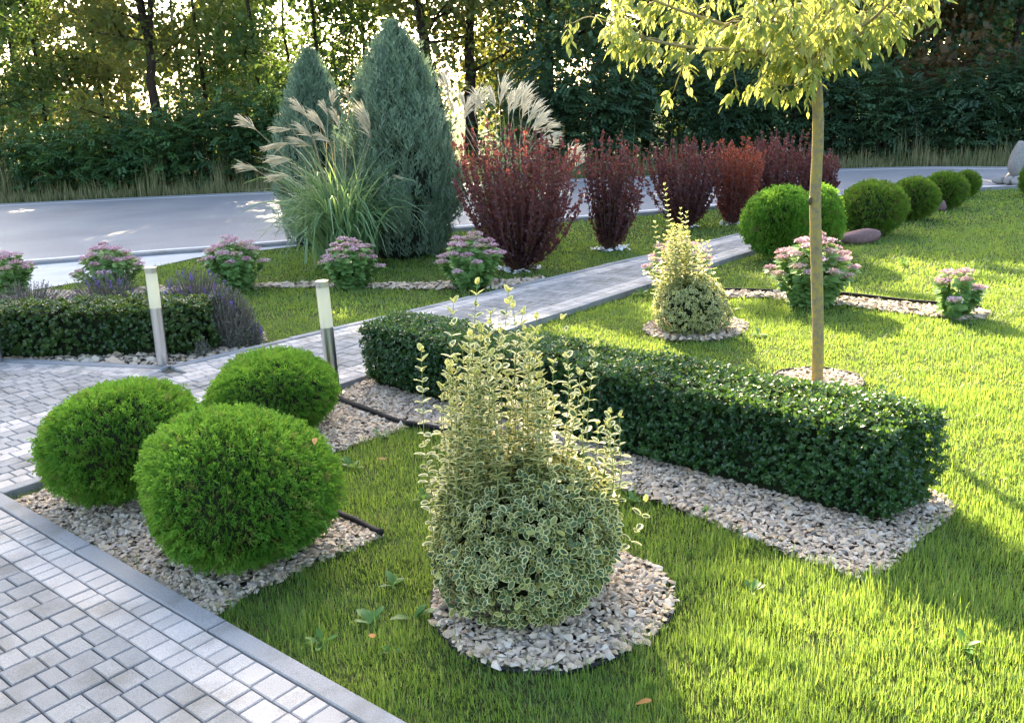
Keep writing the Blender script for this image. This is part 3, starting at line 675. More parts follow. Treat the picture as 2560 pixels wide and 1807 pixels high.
# ---- cream-edged shrubs
LEAF_ME = {}
def euonymus(cx, cyy, hw, hh, label, seed, N, size, shoots, stem_r=.0022, gtx='cream-edged shrubs', colw=None):
    r = np.random.default_rng(seed); p = G(cx, cyy, .22)
    R_ = SZ(hw, p); dep = math.asin((CAMH - p[2]) / np.linalg.norm(p - CAM)); b = SZ(hh, p); rz = sqrt(max(b * b - (R_ * sin(dep)) ** 2, (.6 * R_) ** 2)) / cos(dep)
    p = G(cx, cyy, rz * .9 + ZG); c = p; rr = np.array([R_, R_, rz]); root = thing('variegated_euonymus', label, 'shrub', (c[0], c[1], ZG), gtx)
    d = blob_dirs(N); d = d[c[2] + d[:, 2] * rr[2] > ZG + .015]; N = len(d); rad = lumps(d, seed, .12, 16); h_ = 1 + .16 * np.exp(-((d[:, 2] + .5) / .4) ** 2); d0 = d; d = d * np.c_[h_, h_, np.ones(N)]
    P = c + d * rr * rad[:, None] * np.where(r.uniform(0, 1, N) < .4, r.uniform(.8, .95, N), r.uniform(.94, 1.0, N))[:, None]
    ax = unit(d * 1.0 + np.array([0, 0, .6]) + r.normal(0, .45, (N, 3))); side = unit(np.cross(ax, r.normal(0, 1, (N, 3)))); g = Geo(); up2 = np.cross(ax, side)
    rn = np.clip(r.uniform(0, .95, N), 0, 1)
    for q, bk in ((side, 0), (-side, 0), (up2, .35), (-up2, .35)):
        g.inst(T_VAR, P + ax * size * bk, unit(q + ax * .45 + r.normal(0, .15, (N, 3))), unit(ax - q * .3), size * r.uniform(.7, 1.15, N), {'rnd': rn, 'young': r.uniform(0, 1, N) ** 8 * .7, 'margin': np.clip(r.normal(.42, .2, N), .05, .9)})
    part(g, 'foliage', M['euonymus'], root, kind='stuff')
    g = Geo(); ellipsoid_core(g, c, rr, seed, .78, ZG, .12, 16, .16); part(g, 'dark_core', M['box_core'], root, True)  # dark filler, shade among the leaves put into its colour
    n_leaf = 0
    for si, (x0, y0, x1, y1, dy) in enumerate(shoots):
        a = PY(x0, y0, c[1] + dy); e = PY(x1, y1, c[1] + dy * .6); L = np.linalg.norm(e - a); n_ = max(4, int(L / (size * 1.1))); tt = np.linspace(0, 1, n_)
        bend = r.normal(0, .02, 3); pts = a + np.outer(tt, e - a) + np.outer(np.sin(tt * pi), bend) + np.outer(np.sin(tt * 2 * pi), r.normal(0, .006, 3)); g = Geo()
        g.tube(pts, np.linspace(stem_r, stem_r * .5, n_), 5, mi=1)
        k = np.arange(n_); ang = r.uniform(0, pi) + (k % 2) * pi / 2 + r.normal(0, .25, n_); axd = unit(e - a); s1 = unit(np.cross(axd, [0, 1., .1])); s2 = np.cross(axd, s1)
        rn = np.clip(.45 + .3 * tt + r.normal(0, .15, n_), 0, 1); yg = np.clip((tt - .88) * 5, 0, .7)
        own = si < 14 and hw > 150 and n_leaf < 290; todo = []
        for sg in (1, -1):
            q = sg * (np.cos(ang)[:, None] * s1 + np.sin(ang)[:, None] * s2)
            if own:
                todo += list(zip(pts, unit(q + axd * (.15 + 1.1 * (tt ** 6))[:, None] + r.normal(0, .12, (n_, 3))), unit(axd - q * .2 + r.normal(0, .2, (n_, 3))), size * 1.45 * r.uniform(.7, 1.15, n_) * (1 - .35 * tt ** 3), rn, yg)); continue
            g.inst(T_VAR, pts, unit(q + axd * (.15 + 1.1 * (tt ** 6))[:, None] + r.normal(0, .12, (n_, 3))), unit(axd - q * .2 + r.normal(0, .2, (n_, 3))), size * 1.45 * r.uniform(.7, 1.15, n_) * (1 - .35 * tt ** 3), {'rnd': rn, 'young': yg, 'margin': np.full(n_, .14)})  # wider cream than the mound: backlit paleness put into the leaf colour
        g.inst(T_VAR, np.repeat(pts[-1:], 3, 0), unit(axd + r.normal(0, .45, (3, 3))), r.normal(0, 1, (3, 3)), np.full(3, size * .5), {'rnd': [.8] * 3, 'young': [.8] * 3, 'margin': [.1] * 3})
        so = part(g, 'shoot', [M['euonymus'], M['euo_stem']], root)
        for (lp, lf, ln_, ls, lr, ly) in todo:
            key = (int(min(lr, .99) * 4), ly > .2)
            if key not in LEAF_ME: gg = Geo(); gg.inst(T_VAR, np.zeros((1, 3)), np.array([[0, 1., 0]]), np.array([[0, 0, 1.]]), np.ones(1), {'rnd': [(key[0] + .5) / 4], 'young': [.6 if key[1] else 0.], 'margin': [.14]}); LEAF_ME[key] = gg.mesh('leaf', M['euonymus'])
            lx = unit(np.cross(lf, ln_)); lz = np.cross(lx, lf); lo = bpy.data.objects.new('leaf', LEAF_ME[key]); COL.objects.link(lo); lo.parent = so; o_ = lp - np.array(root.location)
            lo.matrix_basis = Matrix([[*(lx[i_] * ls for _ in (0,)), lf[i_] * ls, lz[i_] * ls, o_[i_]] for i_ in range(3)] + [[0, 0, 0, 1]]); n_leaf += 1
    return root
sh = [(985, 1180, 945, 787, -.05), (1010, 1120, 1017, 680, .0), (1050, 1080, 1070, 637, .02), (1120, 1080, 1140, 655, .0), (1095, 1080, 1100, 705, .05), (1165, 1080, 1172, 705, .0), (1190, 1080, 1203, 715, .03), (1075, 1080, 1078, 745, -.04), (1140, 1080, 1150, 690, -.06),
      (1255, 1120, 1262, 716, .02), (1315, 1160, 1337, 775, .0), (1235, 1100, 1240, 815, .05), (1340, 1150, 1366, 927, .02), (1290, 1140, 1268, 800, .08), (1285, 1120, 1300, 840, -.05), (990, 1130, 990, 870, .03), (1275, 1090, 1310, 880, -.02),
      (1395, 1230, 1445, 1125, .04), (975, 1240, 953, 1000, -.06)]
r_ = random.Random(4)
for k in range(50):
    x = r_.uniform(998, 1228); top = 735 + abs(r_.gauss(0, 95)) + max(0, abs(x - 1110) - 60) * .5
    sh.append((x + r_.uniform(-14, 14), 1100 + r_.uniform(-20, 60), x, top, r_.uniform(-.16, .16)))
for k in range(30):
    x = r_.uniform(985, 1385); sh.append((x, 1120, x + r_.uniform(-8, 8), 930 + r_.uniform(-40, 70), r_.uniform(-.2, .15)))
euonymus(1188, 1190, 196, 186, 'large cream-edged variegated shrub with upright shoots in the round gravel bed', 11, 2000, .032, sh)
sh2 = [(1505, 640, 1490, 416, .0), (1528, 640, 1526, 470, .0), (1545, 640, 1540, 478, .02), (1575, 640, 1572, 555, .0), (1475, 640, 1468, 500, .03), (1600, 660, 1588, 545, .0)]
for k in range(64):
    x = r_.gauss(1522, 28); x = min(max(x, 1466), 1590); sh2.append((x + r_.uniform(-5, 8), 660, x, 500 + abs(r_.gauss(0, 35)) + abs(x - 1518) * .6, r_.uniform(-.14, .14)))
euonymus(1546, 684, 84, 70, 'smaller cream-edged variegated shrub farther off beside the path', 12, 950, .031, sh2, .002)

# ---- bollard lights
def bollard(top, base, label, w_px=27):
    b = G(*base); t = PY(top[0], top[1], b[1]); H = np.linalg.norm(t - b); ax = (t - b) / H; R_ = .041
    root = thing('bollard_light', label, 'garden light', (b[0], b[1], 0), 'steel bollard lights'); a = unit(np.cross(ax, [0, 1., 0])); c = np.cross(a, ax)
    def cyl(g, z0, z1, r0, r1=None, n=24): g.tube([b + ax * z0, b + ax * (z0 + .0005), b + ax * (z1 - .0005), b + ax * z1], [r0 - .001, r0, r1 or r0, (r1 or r0) - .001], n)
    g = Geo(); cyl(g, 0, .012, .066); bp = part(g, 'base_plate', M['steel'], root, False)
    g = Geo(); cyl(g, .012, H * .60, R_); part(g, 'post', M['steel'], root, True)
    g = Geo(); cyl(g, H * .60, H * .945, R_ * .985); part(g, 'diffuser', M['opal'], root, True)
    g = Geo(); cyl(g, H * .945, H, R_ * 1.02); part(g, 'cap', M['steel'], root, True)
    for k in range(3):
        q = 2 * pi * k / 3 + .4; pc = b + a * .053 * cos(q) + c * .053 * sin(q); g = Geo(); g.tube([pc + ax * .010, pc + ax * .019], [.006, .006], 8); part(g, 'screw', M['screw'], bp)
    for f in root.children:
        if f.name.split('.')[0] in ('post', 'diffuser', 'cap'):
            try: f.data.set_sharp_from_angle(angle=radians(40))
            except Exception: pass
bollard((337, 599), (366, 822), 'left steel bollard light with cream diffuser at the paving corner')
bollard((721, 629), (750, 884), 'middle steel bollard light with cream diffuser behind the clipped globe')
bollard((-33, 596), (-6, 816), 'steel bollard light cut by the left picture edge')

# ---- pink flowering sedums
def sedum(cx, base, hw, top, label, seed, nh=24, size=1.0):
    r = np.random.default_rng(seed); b = G(cx, base); R_ = SZ(hw, b); t = PY(cx, top, b[1]); H = t[2]; root = thing('sedum', label, 'flowering plant', (b[0], b[1], ZG), 'pink sedums in the gravel strip'); gl = Geo(); gs = Geo()
    for k in range(nh):
        a = k * 2.399; q = sqrt((k + .5) / nh) * r.uniform(.85, 1.1); ex = R_ * .86 * q; hz = H * (1.0 - .52 * q ** 2.2) * r.uniform(.88, 1.0) - .02
        e = np.array([b[0] + cos(a) * ex, b[1] + sin(a) * ex, hz]); s = np.array([b[0] + cos(a) * ex * .3, b[1] + sin(a) * ex * .3, ZG]); mid = (s + e) / 2 + np.array([0, 0, .03])
        pts = smooth_open([s, mid, e], 5); gs.tube(pts, np.linspace(.006, .004, len(pts)), 5, {'rnd': .6})
        for j in range(1, len(pts) - 1):
            for m_ in range(5):
                an = r.uniform(0, 2 * pi); an = a + r.normal(0, .9); dd = np.array([cos(an), sin(an), r.uniform(-.35, .35)]); gl.inst(T_OVAL, pts[j][None], dd[None], np.array([[.7 * cos(a), .7 * sin(a), 1.]]), np.array([[.105, .085, .09]]) * r.uniform(.75, 1.2), {'rnd': [r.uniform(0, 1)]})
        # flat flower head of many small florets
        rad = r.uniform(.050, .078) * size; nf = 95; ph = r.uniform(0, 2 * pi, nf); rr = rad * np.sqrt(r.uniform(0, 1, nf)); gf = Geo()
        fp = np.c_[e[0] + rr * np.cos(ph), e[1] + rr * np.sin(ph), e[2] + .022 * (1 - (rr / rad) ** 2) + r.normal(0, .004, nf)]
        base_r = .15 + .5 * r.uniform(); 
        if r.uniform() < .2: base_r = .95
        gf.inst(T_DIA, fp - np.array([0, 0, .004]), unit(np.c_[r.normal(0, 1, (nf, 2)), r.uniform(.1, .9, nf)]), unit(np.c_[r.normal(0, .5, (nf, 2)), np.ones(nf)]), r.uniform(.016, .024, nf), {'rnd': np.clip(base_r + r.normal(0, .14, nf), 0, 1)})
        for m_ in range(7):
            an = m_ * .9; gf.tube([e - np.array([0, 0, .025]), e + np.array([cos(an) * rad * .7, sin(an) * rad * .7, .006])], [.0025, .002], 4, {'rnd': .97}, cap=False)
        part(gf, 'flower_head', M['sed_flower'], root)
    part(gl, 'leaves', M['sed_leaf'], root, kind='stuff'); part(gs, 'stems', M['sed_leaf'], root)
for i, a in enumerate([(28, 655, 66, 560, 'pink sedum cut by the left picture edge'), (255, 652, 82, 541, 'pink sedum behind the left bollard light'), (530, 645, 82, 526, 'pink sedum behind the lavender, left of the tall grass'), (788, 640, 74, 529, 'pink sedum in front of the tall grass above the middle bollard'),
                       (1060, 640, 86, 517, 'full pink sedum at the left edge of the path'), (1522, 658, 88, 527, 'pink sedum half hidden behind the smaller cream-edged shrub'), (1818, 676, 108, 518, 'largest pink sedum behind the young tree trunk')]): sedum(*a, seed=30 + i, nh=[18, 26, 26, 22, 30, 24, 32][i])
sedum(2140, 702, 66, 598, 'small sparse pink sedum standing alone at the end of the right gravel strip', 41, 9, .95)

# ---- junipers: upright strands, blue green
def juniper(axis_px, base_y, top_y, hw, label, seed, N, Yadd=0.0, size=.17):
    r = np.random.default_rng(seed); b = G(axis_px[0], base_y); b[1] += Yadd; t = PY(axis_px[1], top_y, b[1]); H = t[2]; R_ = SZ(hw, b); root = thing('blue_juniper', label, 'conifer', (b[0], b[1], ZG), 'blue junipers'); g = Geo()
    u = r.uniform(0, 1, N) ** .9; u = np.clip(u, .01, .995); prof = np.where(u < .35, .78 + .22 * np.sin(u / .35 * pi / 2), np.cos((u - .35) / .65 * pi / 2) ** .68)
    npl = 120; pa = r.uniform(0, 2 * pi, npl); pu = r.uniform(-.05, .95, npl); pk = r.integers(0, npl, N); a = pa[pk] + r.normal(0, .13, N); u = np.clip(np.where(r.uniform(0, 1, N) < .8, pu[pk] + r.uniform(-.02, .20, N), u), .01, 1.0); prof = np.where(u < .35, .80 + .20 * np.sin(u / .35 * pi / 2), np.cos(np.clip((u - .35) / .65, 0, 1) * pi / 2) ** .68); rr = R_ * (.98 + .17 * np.sin(pk * 2.7)) * prof * (1 + .10 * np.sin(a * 3 + seed) * np.sin(u * 9) + .06 * np.sin(a * 7 + u * 20)) * (1.06 - .30 * r.uniform(0, 1, N) ** 1.6)
    P = np.c_[b[0] + (t[0] - b[0]) * u + rr * np.cos(a), b[1] + rr * np.sin(a), ZG + .05 + u * (H - .1)]
    out = np.c_[np.cos(a), np.sin(a), np.zeros(N)]; f = unit(out * (.42 - .15 * u)[:, None] + np.array([0, 0, 1.]) + r.normal(0, .19, (N, 3))); nr = unit(out + r.normal(0, .6, (N, 3)))
    cl = np.clip(.42 + .28 * np.sin(pk * 1.7) + r.normal(0, .2, N), 0, 1); ty = r.integers(0, 4, N)
    T_J = [(T_FS[k][0] * np.array([.50, 1, .8]), T_FS[k][1], {}) for k in range(4)]
    for q in range(4):
        s = ty == q; g.inst(T_J[q], P[s] - f[s] * size * .4, f[s], nr[s], size * r.uniform(.7, 1.7, s.sum()), {'rnd': cl[s]})
    part(g, 'foliage', M['juniper'], root, kind='stuff')
    g = Geo(); nn = 16; uu = np.linspace(0, .97, nn); pf = np.where(uu < .35, .78 + .22 * np.sin(uu / .35 * pi / 2), np.cos(np.clip((uu - .35) / .65, 0, 1) * pi / 2) ** .75) * R_ * .74
    g.tube(np.c_[b[0] + (t[0] - b[0]) * uu, np.full(nn, b[1]), ZG + uu * H * .97], pf, 18); part(g, 'dark_core', M['juniper_core'], root, True)  # tapered solid core, inner shade in its colour
juniper((905, 878), 566, 62, 112, 'tall blue-green juniper column behind the tall grass', 51, 11500)
juniper((694, 692), 552, 122, 76, 'narrower blue juniper left behind the tall grass', 52, 5800, .5)

# ---- tall ornamental grasses
def miscanthus(cx, base, label, seed, nb, blades_h, spread, plumes, pm, Yadd=0.0, group='tall ornamental grasses'):
    r = np.random.default_rng(seed); b = G(cx, base); b[1] += Yadd; root = thing('ornamental_grass', label, 'grass clump', (b[0], b[1], ZG), group); g = Geo()
    for k in range(nb):
        a = r.uniform(0, 2 * pi); L = blades_h * r.uniform(.55, 1.12); sp = spread * r.uniform(.35, 1.1); s = np.array([b[0] + r.normal(0, .13), b[1] + r.normal(0, .13), ZG]); n_ = 9; u = np.linspace(0, 1, n_)
        dr = r.uniform(.25, 1.25); x = sp * (.35 * u + .65 * u ** 2.2); z = L * (u - dr * .62 * u ** 3.6) * .92
        p = s + np.c_[np.cos(a) * x, np.sin(a) * x, z]; p[:, 2] = np.maximum(p[:, 2], ZG + .02); w = .0170 * np.clip(1.15 - u, .05, 1) * r.uniform(.8, 1.3); sd = unit(np.array([-sin(a), cos(a), r.normal(0, .3)])) + r.normal(0, .15, 3)
        v = np.concatenate([p + np.outer(w, sd), p - np.outer(w, sd)]); i = np.arange(n_ - 1); g.add(v, np.stack([i, i + 1, n_ + i + 1, n_ + i], -1).reshape(-1), [4] * (n_ - 1), {'rnd': r.uniform(0, 1)})
    part(g, 'blades', M['misc'], root, kind='stuff')
    for (x0, y0, x1, y1, dy) in plumes:                       # plume from (x0,y0) at its foot to its tip (x1,y1)
        Yp = b[1] + dy; a = PY(x0, y0, Yp); e = PY(x1, y1, Yp); g = Geo(); s = np.array([b[0] + r.normal(0, .12), b[1] + r.normal(0, .1), .3]); L = np.linalg.norm(e - a); d = (e - a) / L
        st = smooth_open([s, s + (a - s) * .5 + np.array([0, 0, .10]), a, a + d * L * .45], 5); g.tube(st, np.linspace(.004, .0022, len(st)), 5, {'rnd': .15})
        nf = 36; out = np.array([d[0], 0, 0]); sg = 1 if d[0] >= 0 else -1
        for q in range(nf):
            t0 = r.uniform(0, .42) * L; Lf = L * r.uniform(.42, .62); n_ = 7; u = np.linspace(0, 1, n_); fan = r.normal(0, .5); side = np.array([r.normal(0, .24) + sg * .12, r.normal(0, .2), 0])
            pp = a + d * t0 + np.outer(u * Lf, unit(d + side + np.array([0, 0, fan * .35]))) + np.outer(u ** 2 * Lf * .28, [sg * .55, 0, -.75 * r.uniform(.5, 1.2)])
            w = .0048 * np.sin(pi * np.clip(u * .9 + .08, 0, 1)) + .0008; sd = unit(np.cross(d, [0, 1, 0]) + r.normal(0, .5, 3)); v = np.concatenate([pp + np.outer(w, sd), pp - np.outer(w, sd)]); i = np.arange(n_ - 1)
            g.add(v, np.stack([i, i + 1, n_ + i + 1, n_ + i], -1).reshape(-1), [4] * (n_ - 1), {'rnd': r.uniform(.1, 1)})
        part(g, 'plume', M[pm], root)
pl1 = [(575, 292, 522, 250, -.3), (580, 385, 520, 362, -.35), (655, 290, 600, 285, -.2), (650, 320, 585, 330, -.3), (655, 360, 585, 350, -.3), (650, 395, 590, 395, -.35), (690, 265, 650, 205, .0), (715, 280, 690, 245, .0), (745, 240, 742, 185, .0), (735, 260, 720, 215, -.1), (760, 290, 750, 225, -.15), (700, 310, 660, 262, -.2), (830, 290, 800, 205, -.1), (830, 310, 808, 240, -.1), (782, 225, 776, 190, .1), (700, 330, 640, 300, -.3), (880, 395, 905, 400, -.3), (740, 320, 700, 290, -.25), (730, 300, 695, 225, -.1)]
miscanthus(775, 592, 'tall arching ornamental grass with tan plumes in front of the junipers', 61, 780, 1.75, 1.0, pl1, 'plume', .0)
pl2 = [(1010, 230, 990, 125, 0), (1020, 260, 1008, 195, .1), (1045, 250, 1030, 180, .0), (1065, 260, 1080, 165, .1), (1110, 240, 1100, 180, 0), (1120, 240, 1130, 145, 0), (1150, 260, 1165, 160, 0), (1165, 250, 1190, 165, .1), (1180, 280, 1215, 205, 0), (1190, 290, 1235, 230, -.1), (1200, 300, 1258, 265, 0), (1200, 320, 1260, 290, -.1), (1090, 260, 1060, 180, .1), (1140, 260, 1145, 185, .1), (1270, 370, 1290, 310, 0), (1280, 360, 1305, 315, 0), (1290, 380, 1310, 330, 0), (1170, 270, 1180, 190, .2), (1215, 330, 1262, 305, .1), (1040, 270, 1055, 200, .1), (1195, 300, 1225, 240, .1)]
miscanthus(1150, 545, 'tall ornamental grass with pale silvery plumes behind the largest barberry', 62, 420, 1.95, .62, pl2, 'plume2', .0)

# ---- barberries: red purple wands fanning out from the foot
def barberry(base, x0, x1, top, label, seed, nst, tone=0.0, ln=1.0, mat='berb'):
    r = np.random.default_rng(seed); b = G(*base); Y0 = b[1]; cxp = (x0 + x1) / 2; L_ = PY(x0, top, Y0); R2 = PY(x1, top, Y0); H = PY(cxp, top, Y0)[2]; w0, w1 = L_[0] - b[0], R2[0] - b[0]
    root = thing('red_barberry', label, 'shrub', (b[0], b[1], ZG), 'red barberries'); g = Geo(); gs = Geo(); dep = (w1 - w0) * .42
    for k in range(nst):
        u = (k + .5) / nst; a = k * 2.39996; q = sqrt(u); ex = cos(a) * q; ey = sin(a) * q; hx = (w0 + w1) / 2 + ex * (w1 - w0) / 2 * .97; hy = ey * dep
        hz = H * (1.0 - .14 * q ** 3) * r.uniform(.78, 1.10) * (r.uniform(.55, .85) if r.uniform() < .22 else 1)
        s = b + np.array([ex * .06, ey * .06, ZG]); e = b + np.array([hx, hy, hz]); kb = r.uniform(.66, .9); c = b + np.array([hx * kb, hy * kb, hz * .36]); n_ = 14; t = np.linspace(0, 1, n_)[:, None]; p = (1 - t) ** 2 * s + 2 * t * (1 - t) * c + t * t * e + r.normal(0, .007, (n_, 3)) * t
        gs.tube(p, np.linspace(.0065, .0025, n_), 5)
        nl = int(105 * ln); tl = r.uniform(.08, 1.0, nl) ** .9; P = np.stack([np.interp(tl * (n_ - 1), np.arange(n_), p[:, i]) for i in range(3)], 1) + r.normal(0, .0165, (nl, 3)) * (1.15 - .75 * tl)[:, None]; d = unit(e - c)
        f = unit(r.normal(0, .8, (nl, 3)) + d * .9 + np.array([0, 0, .1])); g.inst(T_DIA, P, f, r.normal(0, 1, (nl, 3)), np.stack([r.uniform(.024, .036, nl), r.uniform(.034, .054, nl), np.full(nl, .03)], 1), {'rnd': np.clip(.15 + .45 * tl + tone + r.normal(0, .18, nl), 0, 1)})  # redder, lighter leaves towards the tips, backlight put into their colour
    part(g, 'foliage', M[mat], root, kind='stuff'); part(gs, 'stems', M['berb_stem'], root)
barberry((1165, 599), 1000, 1318, 300, 'largest dark red barberry left of the path', 71, 120, 0, 1.1)
barberry((1365, 553), 1300, 1452, 318, 'narrow red barberry, second from the left, in front of the road', 72, 62)
barberry((1538, 505), 1440, 1632, 318, 'wide red barberry behind the smaller cream-edged shrub', 73, 84, 0, 1.1)
barberry((1640, 497), 1592, 1722, 318, 'orange-red backlit barberry, fourth from the left', 74, 66, .12, 1.0, 'berb2')  # tone adds backlit redness to the leaf colour
barberry((1735, 478), 1648, 1832, 305, 'purple barberry behind the bushy light green thuja', 75, 84, .05, 1.1)
barberry((1830, 470), 1780, 1890, 340, 'dark red barberry directly behind the young tree trunk', 76, 60)

# ---- lavender
def lavender(cx, base, hw, hh, label, seed, n_st, n_fl, dry=.5, Hm=None):
    r = np.random.default_rng(seed); b = G(cx, base); R_ = SZ(hw, b); H = Hm or PY(cx, base - hh, b[1])[2]; root = thing('lavender', label, 'flowering plant', (b[0], b[1], ZG), 'lavender clumps'); g = Geo(); gl = Geo(); k = 0
    for q in range(n_st):
        a = r.uniform(0, 2 * pi); o = sqrt(r.uniform()) ; e = np.array([b[0] + cos(a) * R_ * o, b[1] + sin(a) * R_ * .7 * o, ZG + H * (1 - .45 * o ** 2) * r.uniform(.75, 1.1)]); s = np.array([b[0] + cos(a) * R_ * o * .45, b[1] + sin(a) * R_ * .3 * o, ZG]); pts = smooth_open([s, (s + e) / 2 + [0, 0, .03], e], 3)
        g.tube(pts, np.linspace(.003, .0018, len(pts)), 3, {'rnd': r.uniform(0, 1)}, cap=False)
        nl = 10; tl = r.uniform(.05, .75, nl); gl.inst(T_DIA, s + np.outer(tl, e - s) + r.normal(0, .012, (nl, 3)), unit((e - s) * .6 + r.normal(0, .3, (nl, 3))), r.normal(0, 1, (nl, 3)), np.tile([.007, .045, .01], (nl, 1)), {'rnd': r.uniform(0, 1, nl)})
        if q < n_fl:
            gf = Geo(); nn = 16; d = unit(e - s); gf.inst(T_DIA, e + np.outer(np.linspace(-.03, .035, nn), d) + r.normal(0, .004, (nn, 3)), unit(d + r.normal(0, .7, (nn, 3))), r.normal(0, 1, (nn, 3)), r.uniform(.013, .02, nn), {'rnd': r.uniform(0, 1, nn)}); part(gf, 'flower_spike', M['lav_flower'], root)
        elif r.uniform() < .6:
            nn = 7; d = unit(e - s); gl.inst(T_DIA, e + np.outer(np.linspace(-.02, .03, nn), d), unit(d + r.normal(0, .6, (nn, 3))), r.normal(0, 1, (nn, 3)), r.uniform(.009, .014, nn), {'rnd': r.uniform(0, .5, nn)})
    part(g, 'stems', M['lav_stem'], root, kind='stuff'); part(gl, 'leaves', M['lav_leaf'], root, kind='stuff')
lavender(520, 772, 62, 128, 'greyish lavender clump at the end of the left hedge beside the path', 81, 520, 9)
lavender(445, 700, 75, 100, 'lavender with violet spikes behind the left hedge end', 82, 260, 22)
lavender(250, 700, 90, 95, 'lavender row behind the left hedge under the pink sedum', 83, 220, 12)
lavender(70, 702, 95, 75, 'sparse dry lavender behind the left hedge near the picture edge', 84, 200, 3)
lavender(455, 793, 14, 45, 'small silvery lavender sprout at the hedge foot', 85, 40, 0)
lavender(572, 768, 20, 60, 'silvery lavender tuft with violet spikes at the path edge', 86, 60, 5)

# ---- young tree
def young_tree():
    r = np.random.default_rng(91); b = G(1833, 850); Y0 = b[1]; root = thing('young_tree', 'young tree with lichen-yellow trunk and hanging yellow-green leaves on the lawn', 'tree', (b[0], b[1], ZG))
    T = [np.r_[b[:2], ZG - .03]] + [PY(x, y, Y0) for x, y in ((1834, 760), (1832, 640), (1829, 520), (1828, 440), (1833, 340), (1834, 250), (1828, 165))]
    g = Geo(); pts = smooth_open(T, 6); g.tube(pts, np.linspace(.037, .030, len(pts)) + r.normal(0, .0012, len(pts)), 14); trk = part(g, 'trunk', M['lichen'], root, True)
    fk = T[-1]; Gb = Geo(); leaves = []
    def limb(pix, dy, r0, r1=.005, n_=8, base=fk):
        p = [base] + [PY(x, y, Y0 + dy * (i + 1) / len(pix)) for i, (x, y) in enumerate(pix)]; l = smooth_open(p, n_); Gb.tube(l, np.linspace(r0, r1, len(l)), 7); return l
    limbs = [limb([(1700, 118), (1560, 108), (1450, 88), (1375, 55)], -.25, .014), limb([(1740, 90), (1620, 55), (1500, 15), (1400, -30)], .15, .015), limb([(1770, 70), (1700, -10), (1640, -90)], -.3, .016), limb([(1810, 60), (1795, -60), (1790, -260)], .1, .020),
             limb([(1860, 70), (1890, -40), (1930, -200)], -.2, .018), limb([(1900, 95), (1980, 50), (2040, 5), (2090, -60)], .2, .014), limb([(1890, 90), (1960, 40), (2040, -40)], -.45, .014), limb([(1800, 120), (1760, 60), (1700, 40)], -.7, .012), limb([(1850, 110), (1880, 50), (1900, 0)], -.75, .012),
             limb([(1830, 60), (1850, -30), (1860, -150)], .6, .014), limb([(1760, 110), (1660, 70), (1580, 40)], .6, .012), limb([(1900, 80), (1980, 20), (2060, -50)], .7, .012), limb([(1790, 185), (1765, 192), (1735, 190)], -.15, .006, .003)]
    for a in range(len(limbs) - 1):                            # twigs leave every limb
        l = limbs[a]
        for k in range(4, len(l), 4):
            for q in range(2):
                d = unit(l[min(k + 1, len(l) - 1)] - l[k - 1]); tw = unit(d * .7 + r.normal(0, .6, 3) + np.array([0, 0, .25])) * r.uniform(.10, .26); e = l[k] + tw; tp = smooth_open([l[k], l[k] + tw * .55 + [0, 0, .02], e - [0, 0, .03]], 3); Gb.tube(tp, [.0035] * (len(tp) - 1) + [.0015], 4); leaves += [(p_, tw) for p_ in tp[2::2]] + [(e, tw)]
        leaves += [(p_, d) for p_ in (l[3:] if a < 2 else l[4::2])]
    leaves += [(limbs[-1][k], np.array([-.1, 0, 0])) for k in (-9, -6, -3, -1, -1, -2)]
    part(Gb, 'branches', M['lichen'], root, True)
    gl = Geo(); gst = Geo(); N = 0
    T_L = tfm([(0, 0, 0), (.19, .22, .03), (.21, .52, .0), (0, 1, -.16), (-.21, .52, .0), (-.19, .22, .03)], [(0, 1, 2, 3), (0, 3, 4, 5)])
    n_own = 0; rank = sorted(range(len(leaves)), key=lambda i_: leaves[i_][0][1]); ownset = set(i_ for i_ in rank if (lambda q: 0 < q[0][0] < 2296 and 0 < q[1][0] < 320)(proj(leaves[i_][0])))
    for li, (p, d) in enumerate(leaves):
        for k in range(2 if r.uniform() < .28 else 1):
            h = unit(np.r_[d[:2] * 2 + r.normal(0, .5, 2), -.15 + r.normal(0, .25)]); Lr = r.uniform(.05, .10); n_ = 5; u = np.linspace(0, 1, n_)[:, None]; rp = p + h * Lr * u + np.array([0, 0, -1]) * (u ** 2) * Lr * r.uniform(.5, 1.1)
            gst.tube(rp, .0012, 3, {'rnd': .6}, cap=False); s = unit(np.cross(h, [0, 0, 1.])); rn = np.clip(r.normal(.5, .25), 0, 1)
            P = [rp[2], rp[2], rp[3], rp[3], rp[4]]; F = [s, -s, s, -s, h * .3]; F = unit(np.array(F) * .75 + h * .5 + np.array([0, 0, -.75]) + r.normal(0, .28, (5, 3)))
            tgt = Geo() if (li in ownset and n_own < 290) else gl
            tgt.inst(T_L, np.array(P), F, unit(np.array([0, 0, .9]) + np.array([s, -s, s, -s, h]) * .8 + r.normal(0, .3, (5, 3))), r.uniform(.042, .074, 5), {'rnd': np.clip(rn + r.normal(0, .1, 5), 0, 1)})
            if tgt is not gl: part(tgt, 'leaf', M['tree_leaf'], root); n_own += 1
    part(gl, 'crown', M['tree_leaf'], root, kind='stuff'); part(gst, 'leaf_stalks', M['tree_leaf'], root, kind='stuff')
    g = Geo(); kn = PY(1822, 447, Y0); g.tube([kn + [-.02, -.02, -.03], kn + [-.024, -.03, 0], kn + [-.02, -.02, .02]], [.006, .012, .004], 8); part(g, 'bark_knot', M['twig'], trk, True)
    print('maple leaves', len(leaves))
young_tree()

